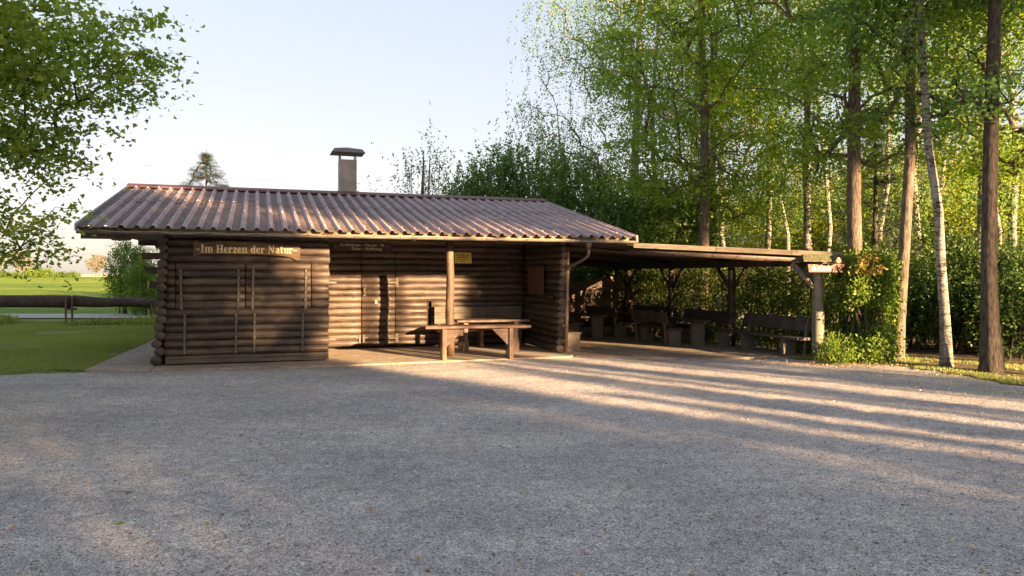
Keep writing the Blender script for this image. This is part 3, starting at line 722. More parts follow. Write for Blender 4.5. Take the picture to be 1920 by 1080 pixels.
dpp.tube([(8.31,-.84,2.30),(8.315,-.84,2.20),(8.31,-.80,2.13),(8.25,-.62,2.04),(8.17,-.30,1.95),(8.16,-.14,1.93),(8.16,-.13,1.85)], .034, 10)
part('downpipe', dpp, M['pipe'], hut, smooth=True)
# ---- roof sheets: trapezoid ribs 0.245 apart
rp = 0.247
def profile(nr):
    pts = []
    for k in range(nr):
        x = k*rp; pts += [(x, 0), (x+.128, 0), (x+.163, .048), (x+.205, .048), (x+.24, 0)]
    pts.append((nr*rp, 0)); return pts
def roof_sheet(s0, nr, t0, t1, lift, g, flip=False):
    pr = profile(nr); mb = MB(); nseg = 4; rows = []
    for q in range(nseg+1):
        f = q/nseg; t = t0 + (t1-t0)*f; zb = roofz(t) if not flip else roofz(t)
        rows.append([(x, t, zb + h + lift + 0.004*math.sin(t*3+x*2+s0)) for x, h in pr])
    n = len(pr); top = [p for r in rows for p in r]; bot = [(x, y, z-.007) for x, y, z in top]
    o = len(top); fs = []; mi = []
    for q in range(nseg):
        for k in range(n-1):
            rib = 1 if (k % 5) in (1, 2, 3) else 0
            fs.append((q*n+k, q*n+k+1, (q+1)*n+k+1, (q+1)*n+k)); mi.append(rib)
            fs.append((o+q*n+k, o+(q+1)*n+k, o+(q+1)*n+k+1, o+q*n+k+1)); mi.append(0)
    for k in range(n-1):
        fs.append((k, o+k, o+k+1, k+1)); mi.append(0)
        a = nseg*n; fs.append((a+k, a+k+1, o+a+k+1, o+a+k)); mi.append(0)
    for q in range(nseg):
        fs.append((q*n, (q+1)*n, o+(q+1)*n, o+q*n)); mi.append(0); b_ = n-1
        fs.append((q*n+b_, o+q*n+b_, o+(q+1)*n+b_, (q+1)*n+b_)); mi.append(0)
    mb.v = top+bot; mb.f = fs; mb.mi = mi
    me = bpy.data.meshes.new('roof_sheet'); me.from_pydata(mb.v, [], mb.f)
    me.materials.append(M['roof_pan']); me.materials.append(M['roof_rib']); me.polygons.foreach_set('material_index', mi); me.update()
    link('roof_sheet', me, hut, (s0, 0, 0), (0, 0, g.uniform(-.0015, .0015)))
g = random.Random(9); s = -1.22; k = 0
while s < 9.3:
    nr = 4 if s + 4*rp < 9.45 else max(1, int(round((9.4-s)/rp)))
    roof_sheet(s, nr, -0.90, 2.35, 0.002+.003*(k%2), g)
    roof_sheet(s, nr, 2.15, 4.60, 0.014+.003*(k%2), g)
    roof_sheet(s, nr, 4.56, 7.0, 0.014+.003*(k%2), g); roof_sheet(s, nr, 6.85, 10.0, 0.002+.003*(k%2), g)
    s += nr*rp; k += 1
send = s
# fixing screws on ribs
scr = MB()
for q in range(int((send+1.2)/rp)):
    for t in (-.6, 1.0, 2.25, 3.6, 4.3):
        x = -1.22 + q*rp + .184; z = roofz(t)+.066
        scr.tube([(x,t,z-.01),(x,t,z+.012)], 0.012, 5)
tag(part('screw', scr, M['nail'], hut), kind='stuff')
mbr = MB(); zr = ZR
mbr.prism([(4.36, zr-.005), (4.58, zr+.085), (4.80, zr-.005), (4.80, zr+.03), (4.58, zr+.105), (4.36, zr+.03)], 0, -1.25, send+.02)
part('ridge_cap', mbr, M['ridge'], hut)
for xa, nm in ((-1.255, 'verge_strip'), (send+.005, 'verge_strip')):
    mv = MB(); 
    mv.prism([(-.92, roofz(-.92)-.06), (-.92, roofz(-.92)+.062), (4.58, zr+.062), (4.58, zr-.06)], 0, xa, xa+.03)
    mv.prism([(4.58, zr-.06), (4.58, zr+.062), (10.0, roofz(10)+.062), (10.0, roofz(10)-.06)], 0, xa, xa+.03)
    part(nm, mv, M['verge'], hut)
# ---- chimney
ch = part('chimney', MB().box(3.71, 4.155, 4.72, 5.10, 3.75, 4.76), M['chim'], hut)
part('flashing', MB().box(3.66, 4.205, 4.67, 5.15, 3.80, 3.93), M['chim'], ch)
for x, y in ((3.72,4.73),(4.12,4.73),(3.72,5.07),(4.12,5.07)):
    part('cap_leg', MB().box(x, x+.03, y, y+.02, 4.76, 4.955), M['chim_cap'], ch)
mc = MB(); cx, cy = 3.93, 4.91
mc.add([(cx-.43,cy-.36,4.93),(cx+.43,cy-.36,4.93),(cx+.43,cy+.36,4.93),(cx-.43,cy+.36,4.93),(cx-.36,cy-.28,5.03),(cx+.36,cy-.28,5.03),(cx+.36,cy+.28,5.03),(cx-.36,cy+.28,5.03),(cx,cy,5.11),
        (cx-.41,cy-.34,4.925),(cx+.41,cy-.34,4.925),(cx+.41,cy+.34,4.925),(cx-.41,cy+.34,4.925)],
       [(0,1,5,4),(1,2,6,5),(2,3,7,6),(3,0,4,7),(4,5,8),(5,6,8),(6,7,8),(7,4,8),(9,10,1,0),(10,11,2,1),(11,12,3,2),(12,9,0,3),(12,11,10,9)])
part('cap', mc, M['chim_cap'], ch)

# ================================================================== SHELTER (lean-to)
sh = empty('open_shelter', (AX, AY, 0), TH, 'low flat-roofed timber shelter with forked posts joined to the hut', 'shelter')
def sz(s): return 2.42 - (s-8.3)*0.062          # underside of boards
PT = [(12.68, -2.64), (12.72, .42), (12.72, 3.25), (12.72, 5.95)]
# front edge runs diagonally
def front_t(s): return -0.72 - (s-9.5)*(2.15/3.5) if s > 9.5 else -0.70
part('side_beam', MB().box(12.60, 12.76, -2.86, 6.9, 1.93, 2.12, bev=.015), M['dark_y'], sh)
mbb = MB(); mbb.tube([(8.2, 6.0, sz(8.2)-.12), (12.7, 6.0, sz(12.7)-.12)], .095, 8); part('back_beam', mbb, M['log'], sh, smooth=True)
for k, (t, s0) in enumerate(((0.42, 8.25), (3.25, 8.25))):
    part('cross_beam', MB().tube([(s0, t, sz(s0)-.05), (12.7, t, sz(12.7)-.05)], .045, 8), M['log'], sh, smooth=True)
# front beam just behind the fascia
part('front_beam', MB().tube([(9.4, front_t(9.4)+.16, sz(9.4)-.09), (12.75, front_t(12.75)+.16, sz(12.75)-.09)], .075, 8), M['log'], sh, smooth=True)
nb_ = 44
for k in range(nb_):
    t0 = -2.88 + k*0.215; t1 = t0 + 0.207
    if t1 > 6.95: break
    sa = 8.18
    if t0 < -0.70: sa = 9.5 + (-0.72 - t0 - .02)*3.5/2.15
    if sa > 12.8: continue
    za, zb = sz(sa), sz(13.05); mb = MB()
    mb.add([(sa,t0,za),(13.05,t0,zb),(13.05,t1,zb),(sa,t1,za),(sa,t0,za+.024),(13.05,t0,zb+.024),(13.05,t1,zb+.024),(sa,t1,za+.024)],
           [(3,2,1,0),(4,5,6,7),(0,1,5,4),(1,2,6,5),(2,3,7,6),(3,0,4,7)])
    part('roof_board', mb, M['dark_y'] if k % 3 else M['log'], sh)
mb = MB(); cov = [(8.15, -.70), (9.47, -.74), (13.05, -2.93), (13.12, 7.0), (8.15, 7.0)]
mb.add([(s, t, sz(s)+.030) for s, t in cov] + [(s, t, sz(s)+.055) for s, t in cov], [(4,3,2,1,0), (5,6,7,8,9)] + [(i, (i+1)%5, 5+(i+1)%5, 5+i) for i in range(5)])
part('roof_cover', mb, M['mossroof'], sh)
# fascia in three lengths along the diagonal
fs_ = [(9.42, 10.9), (10.91, 12.2), (12.21, 13.06)]
for a, b_ in fs_:
    ta, tb = front_t(a)-.05, front_t(b_)-.05; dx, dy = b_-a, tb-ta; ln = math.hypot(dx, dy); zt0, zt1 = sz(a)+.085, sz(b_)+.085
    mb = MB(); h_ = .105
    mb.add([(0,0,-h_),(ln,0,zt1-zt0-h_),(ln,.03,zt1-zt0-h_),(0,.03,-h_),(0,0,0),(ln,0,zt1-zt0),(ln,.03,zt1-zt0),(0,.03,0)],
           [(3,2,1,0),(4,5,6,7),(0,1,5,4),(1,2,6,5),(2,3,7,6),(3,0,4,7)])
    part('fascia_board', mb, M['fascia_grey'], sh, (a, ta, zt0), (0,0,math.atan2(dy,dx)))
part('fascia_board', MB().box(13.065, 13.095, -2.8, 7.0, 2.06, 2.19), M['plank_y'], sh)
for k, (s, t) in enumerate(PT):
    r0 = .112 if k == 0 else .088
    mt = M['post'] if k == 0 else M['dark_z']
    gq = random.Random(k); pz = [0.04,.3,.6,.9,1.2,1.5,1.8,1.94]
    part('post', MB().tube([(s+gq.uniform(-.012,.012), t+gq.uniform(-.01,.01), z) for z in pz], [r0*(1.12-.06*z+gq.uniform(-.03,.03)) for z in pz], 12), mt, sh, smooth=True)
    bm_ = M['post'] if k == 0 else M['dark_z']
    if k > 0:
        for sg in (-1, 1): part('brace', MB().tube([(s, t+sg*.03, 1.38), (s, t+sg*.36, 1.70), (s, t+sg*.60, 1.96)], [.055,.05,.05], 8), bm_, sh, smooth=True)
    else:
        part('brace', MB().tube([(s-.03, t+.02, 1.42), (s-.28, t+.10, 1.72), (s-.50, t+.18, 1.98)], [.065,.06,.055], 8), bm_, sh, smooth=True)
        part('brace', MB().tube([(s, t+.03, 1.42), (s, t+.34, 1.72), (s, t+.58, 1.96)], [.06,.055,.05], 8), bm_, sh, smooth=True)
for s in (8.25,):
    part('post', MB().tube([(s, 6.0, z) for z in (.04, 1.1, 2.3)], .085, 10), M['dark_z'], sh, smooth=True)
# ================================================================== LETTERING
def text_mesh(body, size, name, mat, parent, loc, bold=0.0, xs=1.0, rot=(PI/2,0,0), align='LEFT', space=1.0, shear=0.0):
    cu = bpy.data.curves.new(name, 'FONT'); cu.body = body; cu.size = size; cu.extrude = 0.004; cu.offset = bold
    cu.align_x = align; cu.space_character = space; cu.shear = shear; cu.resolution_u = 3
    tmp = bpy.data.objects.new('tmp', cu); C.objects.link(tmp); bpy.context.view_layer.update()
    me = bpy.data.meshes.new_from_object(tmp.evaluated_get(bpy.context.evaluated_depsgraph_get()))
    bpy.data.objects.remove(tmp); bpy.data.curves.remove(cu)
    me.name = name; me.materials.clear(); me.materials.append(mat)
    o = link(name, me, parent, loc, rot); o.scale = (xs, 1, 1); o['kind'] = 'stuff'; return o
# slab-serif stroke alphabet: (advance, [(width, points)...]); height 1 = cap height
Wd, Th = 0.20, 0.085
def bar(x0, x1, y, w=Th): return (w, [(x0, y), (x1, y)])
GL = {
 'I': (.50, [(Wd, [(.25,0),(.25,1)]), bar(.08,.42,.04), bar(.08,.42,.96)]),
 'H': (.86, [(Wd, [(.2,0),(.2,1)]), (Wd, [(.66,0),(.66,1)]), bar(.2,.66,.5), bar(.04,.36,.04), bar(.04,.36,.96), bar(.5,.82,.04), bar(.5,.82,.96)]),
 'N': (.88, [(Th, [(.18,0),(.18,1)]), (Wd, [(.2,.95),(.68,.05)]), (Th, [(.7,0),(.7,1)]), bar(.04,.32,.04), bar(.04,.3,.96), bar(.56,.84,.96)]),
 'm': (.98, [(Wd*.9, [(.16,0),(.16,.68)]), (Wd*.9, [(.48,0),(.48,.55),(.42,.66)]), (Wd*.9, [(.80,0),(.80,.55),(.74,.66)]), (Th, [(.16,.55),(.32,.66),(.45,.62)]), (Th, [(.48,.55),(.64,.66),(.77,.62)]), bar(.04,.28,.04), bar(.38,.6,.04), bar(.7,.93,.04), bar(.04,.16,.64)]),
 'n': (.68, [(Wd*.9, [(.16,0),(.16,.68)]), (Wd*.9, [(.50,0),(.50,.55),(.44,.66)]), (Th, [(.16,.55),(.33,.66),(.47,.62)]), bar(.04,.28,.04), bar(.38,.63,.04), bar(.04,.16,.64)]),
 'e': (.56, [(Wd*.9, [(.22,.62),(.14,.5),(.12,.34),(.14,.18),(.24,.06)]), (Th, [(.2,.64),(.34,.66),(.43,.58),(.46,.4)]), (Th, [(.13,.37),(.47,.37)]), (Th*1.2, [(.22,.06),(.36,.03),(.48,.14)])]),
 'r': (.52, [(Wd*.9, [(.16,0),(.16,.68)]), (Th*1.3, [(.2,.5),(.32,.64),(.42,.62)]), (Wd*.8, [(.40,.62),(.42,.52)]), bar(.04,.32,.04), bar(.04,.16,.64)]),
 'z': (.52, [(Th*1.2, [(.08,.63),(.44,.63)]), (Wd*.8, [(.42,.6),(.1,.08)]), (Th*1.2, [(.08,.05),(.46,.05)]), (Th, [(.46,.05),(.46,.17)]), (Th, [(.08,.63),(.08,.5)])]),
 'd': (.64, [(Wd*.9, [(.24,.62),(.14,.5),(.12,.34),(.14,.18),(.24,.05)]), (Wd*.9, [(.47,0),(.47,1)]), (Th, [(.22,.63),(.34,.64),(.45,.54)]), (Th, [(.22,.04),(.34,.05),(.45,.14)]), bar(.34,.47,.96), bar(.47,.6,.04)]),
 'a': (.58, [(Wd*.9, [(.42,.06),(.42,.5),(.36,.62)]), (Th*1.2, [(.36,.64),(.22,.66),(.12,.54)]), (Wd*.8, [(.2,.34),(.13,.2),(.2,.07)]), (Th, [(.2,.36),(.42,.40)]), (Th, [(.2,.05),(.32,.05),(.42,.16)]), bar(.42,.55,.04)]),
 't': (.44, [(Wd*.9, [(.2,.9),(.2,.14),(.26,.05)]), (Th, [(.06,.64),(.38,.64)]), (Th, [(.24,.05),(.34,.06),(.4,.16)])]),
 'u': (.68, [(Wd*.9, [(.18,.68),(.18,.16),(.24,.05)]), (Wd*.9, [(.51,0),(.51,.68)]), (Th, [(.24,.04),(.38,.05),(.48,.14)]), bar(.05,.18,.64), bar(.39,.51,.64), bar(.51,.64,.04)]),
 'A': (.86, [(Th, [(.40,1),(.13,0)]), (Wd, [(.42,1),(.68,0)]), bar(.22,.58,.34), bar(.02,.26,.04), bar(.54,.84,.04)]),
 's': (.50, [(Th*1.3, [(.42,.52),(.38,.63),(.24,.66),(.13,.56)]), (Wd*.8, [(.14,.54),(.24,.38),(.37,.28),(.40,.16)]), (Th*1.3, [(.4,.14),(.30,.03),(.16,.04),(.09,.17)])]),
 'c': (.52, [(Wd*.9, [(.22,.62),(.14,.5),(.12,.34),(.14,.18),(.24,.06)]), (Th*1.2, [(.2,.64),(.34,.66),(.43,.54)]), (Th*1.2, [(.22,.05),(.35,.03),(.45,.14)])]),
 'h': (.68, [(Wd*.9, [(.16,0),(.16,1)]), (Wd*.9, [(.50,0),(.50,.55),(.44,.66)]), (Th, [(.16,.55),(.33,.66),(.47,.62)]), bar(.04,.28,.04), bar(.38,.63,.04), bar(.04,.16,.96)]),
 '~': (.50, [(.10, [(.05,.36),(.14,.46),(.25,.42),(.36,.36),(.46,.46)])]),
 '-': (.34, [(.10, [(.05,.33),(.28,.33)])]), ' ': (.34, []), '.': (.2, [(.12, [(.06,.06),(.14,.06)])]),
}
def letters(txt, height, width, name, mat, parent, loc, depth=0.006):
    adv = sum(GL[c][0] for c in txt); sx = width/adv; x = 0
    for ch_ in txt:
        mb = MB(); a, strokes = GL[ch_]; zi = 0
        for wd, pts in strokes:
            for i in range(len(pts)-1):
                p, q = Vector((pts[i][0]*sx, pts[i][1]*height)), Vector((pts[i+1][0]*sx, pts[i+1][1]*height))
                d = (q-p).normalized(); nrm = Vector((-d.y, d.x)); 
                hx = wd/2; off = Vector((nrm.x*hx*sx, nrm.y*hx*height)) if abs(d.y) > abs(d.x) else nrm*(wd/2*height)
                e = d*0.0015; zi += 1; y = -depth - 0.0002*zi
                mb.add([(v.x, yy_, v.y) for yy_ in (y, 0.0) for v in (p-off-e, q-off+e, q+off+e, p+off-e)],
                       [(0,1,2,3),(7,6,5,4),(0,4,5,1),(1,5,6,2),(2,6,7,3),(3,7,4,0)])
        if mb.v: part(name, mb, mat, parent, (loc[0]+x, loc[1], loc[2]))
        x += a*sx
# --- signs on the hut: each a thing of its own
def local_thing(name, s, t, z, label, cat, group=None, dr=0.0): return empty(name, L(s,t,z), TH+dr, label, cat, group)
sg = local_thing('carved_sign', 0.55, -0.115, 2.07, 'long varnished wooden sign with cream carved words above the serving flaps', 'sign')
out = [(0.0,.0),(.06,.0),(.14,.035),(.5,.045),(1.1,.04),(1.55,.02),(1.78,-.02),(1.86,-.07),(1.93,-.06),(1.93,.215),(1.80,.22),(1.55,.235),(1.2,.27),(.75,.285),(.4,.275),(.2,.265),(.14,.255),(.06,.29),(0.0,.28)]
mb = MB(); mb.prism(out, 1, 0, 0.035); part('board', mb, M['sign_wood'], sg)
letters('~Im Herzen der Natur~', 0.148, 1.83, 'letter', M['letter'], sg, (0.045, -0.001, 0.066))
part('screw', MB().tube([(.9,-.006,.25),(.9,.0,.25)], .008, 6), M['nail'], sg)
cs = local_thing('club_sign', 3.30, 2.195, 2.275, 'dark sign board with faded white lettering above the double door', 'sign')
mb = MB(); mb.prism([(0,0.01),(.05,0),(1.30,-.012),(1.36,.03),(1.36,.15),(1.31,.185),(.05,.205),(0,.17)], 1, 0, .03); part('board', mb, M['signdark'], cs)
text_mesh('Grillhütten - Verein  76', 0.088, 'lettering', M['letter_dim'], cs, (0.68,-.002,.112), bold=.0012, xs=1.0, align='CENTER', space=1.17)
text_mesh('Gute - Hoffnung', 0.088, 'lettering', M['letter_dim'], cs, (0.78,-.002,.028), bold=.0012, xs=1.0, align='CENTER', space=1.17)
for x, k in ((.075, 1), (1.29, -1)):
    part('ornament', MB().tube([(x+.014*k,-.004,.07),(x,-.004,.085),(x+.01*k,-.004,.10),(x,-.004,.125),(x+.014*k,-.004,.135)], .004, 4), M['letter_dim'], cs)
ys_ = local_thing('warning_sign', 6.17, 2.195, 2.015, 'small yellow warning sign with black print beside the porch post', 'sign')
mb = MB(); mb.prism([(0,.0),(.43,-.005),(.42,.235),(.38,.26),(0,.26)], 1, 0, .012); part('plate', mb, M['ysign'], ys_)
text_mesh('Für Unfälle wird', 0.052, 'lettering', M['black'], ys_, (.205,-.002,.185), bold=.0012, align='CENTER', xs=.95)
text_mesh('nicht gehaftet', 0.052, 'lettering', M['black'], ys_, (.205,-.002,.130), bold=.0012, align='CENTER', xs=.95)
for z0, x0, x1 in ((.078,.04,.375),(.040,.14,.275)):
    mb = MB(); x = x0; gq = random.Random(3)
    while x < x1:
        w_ = gq.uniform(.006,.013); mb.box(x, x+w_, -.002, 0, z0, z0+gq.uniform(.011,.018)); x += w_+.0045
    part('small_print', mb, M['black'], ys_)['kind'] = 'stuff'
nb2 = empty('notice_board', L(7.885, 1.62, 1.30), TH-PI/2, 'reddish brown framed notice board hanging on the porch wing wall', 'notice board')
part('panel', MB().box(0, .93, -.02, 0, 0, .63), M['notice'], nb2)
for a in ((0,.93,-.035,-.0,.60,.645),(0,.93,-.035,-.0,-.012,.03)): part('frame_strip', MB().box(*a), M['plank'], nb2)
for a in ((-.02,.02,-.035,0,.032,.598),(.91,.95,-.045,0,.032,.598)): part('frame_strip', MB().box(*a), M['plank_z'], nb2)
mb = MB(); gq = random.Random(8)
for k in range(15):
    z = .545 - k*.034; x = .08
    mb.box(.28,.62,-.0212,-.02,.555,.575) if k == 0 else None
    while x < .82:
        w_ = gq.uniform(.02,.09)
        if k > 0 and gq.random() < .75: mb.box(x, min(x+w_,.85), -.0212, -.02, z-.006, z+.004)
        x += w_+.02
part('burnt_print', mb, M['black'], nb2)['kind'] = 'stuff'
part('ledge', MB().box(.62,1.5,-.05,.0,-.07,-.035), M['log'], nb2)

ash = empty('ash_sign', L(12.04, -3.10, 1.80), TH-rad(4), 'short red-brown sign reading Asche under a tiny mossy gable at the corner post', 'sign')
mb = MB(); mb.prism([(.03,.0),(.95,.0),(.95,.165),(.0,.175)], 1, 0, .03); part('board', mb, M['sign_red'], ash)
letters('Asche', .108, .46, 'letter', M['letter_pink'], ash, (.075,-.001,.035))
letters('-', .06, .05, 'letter', M['letter_pink'], ash, (.56,-.001,.03))
# little mossy gable with a round-fronted log
for sgn in (-1, 1):
    mb = MB(); x0, x1 = (-.22, .40)
    z0 = .245
    a0, a1 = (.0, .20)
    mb.add([(-.25,-.22 if sgn<0 else .20,.205),(.62,-.22 if sgn<0 else .20,.205),(.56,0-.01,.335),(-.12,-.01,.335),
            (-.25,-.22 if sgn<0 else .20,.225),(.62,-.22 if sgn<0 else .20,.225),(.56,-.01,.355),(-.12,-.01,.355)],
           [(0,1,2,3),(7,6,5,4),(0,4,5,1),(1,5,6,2),(2,6,7,3),(3,7,4,0)])
    part('small_roof', mb, M['mossroof'], ash)
mb = MB(); mb.add([(.38,-.26,.20),(.53,-.26,.345),(.68,-.26,.20),(.38,-.05,.20),(.53,-.05,.345),(.68,-.05,.20)], [(0,1,4,3),(1,2,5,4)])
mb.add([(.39,-.26,.185),(.53,-.26,.325),(.67,-.26,.185),(.39,-.05,.185),(.53,-.05,.325),(.67,-.05,.185)], [(0,3,4,1),(1,4,5,2)])
part('small_roof', mb, M['mossroof'], ash)
part('log_end', MB().tube([(.53,-.24,.235),(.53,-.02,.235)], .062, 12), M['fascia'], ash)
part('hole_disc', MB().tube([(.53,-.243,.24),(.53,-.241,.24)], .024, 10), M['black'], ash)  # black disc on the log end paints the dark of a hole

# ================================================================== FURNITURE
def rough_plank(x0, x1, y0, y1, z0, z1, seed, axis='x'):
    """plank with slightly waney edges, long axis x"""
    g = random.Random(seed); n = 8; rows = []
    for k in range(n+1):
        f = k/n; x = x0+(x1-x0)*f; e = .010
        a, b_ = y0+g.uniform(-e, e), y1+g.uniform(-e, e); z = g.uniform(-.004,.004)
        rows.append([(x,a,z0+.012),(x,a+.01,z0),(x,b_-.01,z0),(x,b_,z0+.012),(x,b_,z1-.012+z),(x,b_-.012,z1+z),(x,a+.012,z1+z),(x,a,z1-.012+z)])
    mb = MB(); vs_ = [p for r in rows for p in r]; m_ = 8
    fs = [(i*m_+k, i*m_+(k+1)%m_, (i+1)*m_+(k+1)%m_, (i+1)*m_+k) for i in range(n) for k in range(m_)]
    fs += [tuple(range(m_)), tuple(n*m_+k for k in range(m_))]; mb.add(vs_, fs)
    if axis == 'y': mb.v = [(-y, x, z) for x, y, z in mb.v]
    return mb
# porch: front table (leg centres measured at (5.29,-.44) and (6.67,-.58))
tb = local_thing('timber_table', 5.0, -0.60, 0.022, 'heavy brown timber table with braced plank legs in front of the porch post', 'table', dr=rad(-6.5))
part('table_top', rough_plank(-.13, 2.02, -.10, .12, .625, .685, 1), M['plank'], tb)
part('table_top', rough_plank(.02, 1.98, .14, .42, .622, .678, 2), M['plank'], tb)
for lx in (.25, 1.62):
    part('leg', MB().box(lx-.045, lx+.045, -.06, .10, 0, .622, bev=.008), M['plank_z'], tb)
    part('leg', MB().box(lx-.035, lx+.035, .25, .38, 0, .618, bev=.008), M['plank_z'], tb)
    part('rail', MB().box(lx-.03, lx+.03, .101, .249, .50, .60), M['plank_y'], tb)
for lx, sgn in ((.25, 1), (1.62, -1)):
    mb = MB(); x0 = lx+sgn*.046
    mb.prism([(x0,.618),(x0+sgn*.36,.618),(x0,.26)] if sgn > 0 else [(x0,.618),(x0,.26),(x0-.36,.618)], 1, -.02, .03); part('brace', mb, M['plank'], tb)
# porch: second table with waisted legs
t2 = local_thing('timber_table', 5.85, 0.62, 0.022, 'second timber table with waisted legs standing deeper in the porch', 'table', dr=rad(-2))
part('table_top', rough_plank(-.02, 1.66, -.02, .26, .66, .715, 3), M['plank'], t2)
part('table_top', rough_plank(.0, 1.62, .28, .62, .66, .712, 4), M['plank'], t2)
for lx in (.20, 1.36):
    for ly in (.05, .5):
        mb = MB(); mb.prism([(lx-.06,0),(lx+.06,0),(lx+.065,.20),(lx+.035,.34),(lx+.05,.658),(lx-.05,.658),(lx-.045,.34),(lx-.07,.20)], 1, ly, ly+.07)
        part('leg', mb, M['plank_z'], t2)
# wall bench behind
wb = local_thing('wall_bench', 5.65, 1.72, 0.022, 'long bench with pale grey backboard against the porch wall', 'bench')
part('backrest', rough_plank(.02, 2.20, .40, .45, .54, .95, 5), M['bench_back'], wb)
part('seat', rough_plank(.0, 2.20, .02, .38, .385, .435, 6), M['plank'], wb)
for lx in (.15, 1.1, 2.05):
    part('leg', MB().box(lx-.04, lx+.04, .06, .36, 0, .384), M['plank_z'], wb)
    part('back_post', MB().box(lx-.03, lx+.03, .451, .50, 0, .9), M['plank_z'], wb)

# shelter benches: planks on concrete blocks, running along the shelter (local y)
def bench(s, t0, t1, side, label, back=True, seed=1, legs=None, group='plank benches in the open shelter'):
    """side +1: backrest on the right-hand (+s) side"""
    ln = t1-t0
    o = local_thing('plank_bench', s, t0, 0.021, label, 'bench', group)
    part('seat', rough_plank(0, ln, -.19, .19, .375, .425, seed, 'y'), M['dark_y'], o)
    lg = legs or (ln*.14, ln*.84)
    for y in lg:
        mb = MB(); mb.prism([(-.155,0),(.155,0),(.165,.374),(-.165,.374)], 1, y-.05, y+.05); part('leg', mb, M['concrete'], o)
    if back:
        tl = .10*side
        for y in (ln*.10, ln*.90):
            part('back_post', MB().tube([(side*.17,y,.0),(side*.21,y,.42),(side*.21+tl,y,.86)], [.035,.035,.032], 6), M['post_brown'], o)
        mb = rough_plank(0, ln, -.02, .02, 0, .30, seed+40, 'y')
        part('backrest', mb, M['dark_y'], o, (side*.205+tl*.55-.03*side, 0, .53), (0, side*rad(13), 0))
    return o
bench(12.40, -2.60, -.18, 1, 'plank bench beside the mossy corner post with two brown block legs', seed=11, legs=(.52, 1.92))
bench(12.40, 0.12, 2.45, 1, 'plank bench along the hedge just behind the front one', seed=12, legs=(.12, 2.0))
bench(11.38, 0.75, 2.65, -1, 'plank bench left of the low table with tilted pale back posts', seed=13, legs=(.10, 1.5))
bench(8.42, 0.20, 2.2, -1, 'plank bench standing against the outside of the porch wing', seed=14, legs=(.06, 1.7))
bench(12.40, 3.1, 5.4, 1, 'far plank bench by the hedge deep in the shelter', seed=15)
bench(11.30, 3.3, 5.3, -1, 'far plank bench left of the rear table deep in the shelter', seed=16)
bench(9.9, 3.4, 5.4, -1, 'plank bench in the dark middle before the wavy board screen', seed=17)
def low_table(s, t0, t1, label, seed):
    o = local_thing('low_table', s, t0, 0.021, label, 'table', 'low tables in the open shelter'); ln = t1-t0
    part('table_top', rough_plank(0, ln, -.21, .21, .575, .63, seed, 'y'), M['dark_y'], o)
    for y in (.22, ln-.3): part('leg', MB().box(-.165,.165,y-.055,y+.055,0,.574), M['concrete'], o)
low_table(11.90, .42, 2.3, 'low table on a concrete block between two benches', 31)
low_table(11.85, 3.2, 5.2, 'rear low table deep in the shelter between far benches', 32)
low_table(10.55, 3.3, 5.3, 'low table in the dark middle of the shelter', 33)
# wavy-topped board screen at the back
scn = local_thing('board_screen', 9.0, 6.35, 0.04, 'dark wooden screen with a wavy top at the back of the shelter', 'screen')
xs_ = [0,.5,1.0,1.5,1.85,2.15,2.5,3.0,3.4,3.8,4.2]; zs_ = [1.72,1.75,1.72,1.66,1.58,1.46,1.52,1.66,1.66,1.52,1.42]
for k in range(3):
    a, b_ = [(.06,.50),(.51,.95),(.96,1.25)][k]
    part('board', rough_plank(0, 4.2, -.02, .02, a, b_, 60+k), M['plank'], scn)
mb = MB(); mb.prism([(0,1.26),(4.2,1.26)] + list(zip(xs_, zs_))[::-1], 1, -.02, .02); part('board', mb, M['plank'], scn)
for x in (.3, 2.1, 3.9): part('post', MB().box(x-.05,x+.05,.025,.12,0,1.38), M['dark_z'], scn)

# ================================================================== FENCE on the left
fe = empty('rail_fence', (0,0,0), 0, 'low fence of two broad dark half-log rails on thin steel posts', 'fence')
def rail(p, q, ztop, zbot, seed):
    g = random.Random(seed); n = 10; ln = math.hypot(q[0]-p[0], q[1]-p[1]); mb = MB(); rows = []
    for k in range(n+1):
        f = k/n; x = ln*f; zt = ztop[0]+(ztop[1]-ztop[0])*f + .02*math.sin(f*7+seed); zb = zbot[0]+(zbot[1]-zbot[0])*f+.012*math.sin(f*9+seed); h = (zt-zb)/2; zc = (zt+zb)/2
        rows.append([(x, .10*math.cos(a)*(1 if math.cos(a) < 0 else .4), zc+h*math.sin(a)) for a in [2*PI*(j+.5)/10 for j in range(10)]])
    vs_ = [v for r in rows for v in r]; fs = [(i*10+k, i*10+(k+1)%10, (i+1)*10+(k+1)%10, (i+1)*10+k) for i in range(n) for k in range(10)]
    fs += [tuple(range(10)), tuple(n*10+k for k in range(10))]; mb.add(vs_, fs)
    part('rail', mb, M['rail'], fe, (p[0], p[1], 0), (0,0,math.atan2(q[1]-p[1], q[0]-p[0])), smooth=True)
def WW(px, Y): return ((px-960)/1414*Y, Y)
rail(WW(-210, 24.6), WW(133, 26.2), (1.12, .99), (.66, .57), 1)
rail(WW(137, 26.25), WW(291, 27.3), (1.00, .83), (.60, .56), 2)
rail(WW(292, 27.35), WW(470, 28.4), (.82, .95), (.56, .60), 3)
for px, Y in ((128,26.05),(140,26.25),(288,27.2),(294,27.35)):
    x, y = WW(px, Y); part('post', MB().box(x-.028, x+.028, y-.16, y-.12, 0, .99 if px < 200 else .70), M['rust'], fe)
x, y = WW(133, 26.2); part('clamp', MB().box(x-.10, x+.14, y-.165, y+.14, .50, .57), M['rust'], fe)
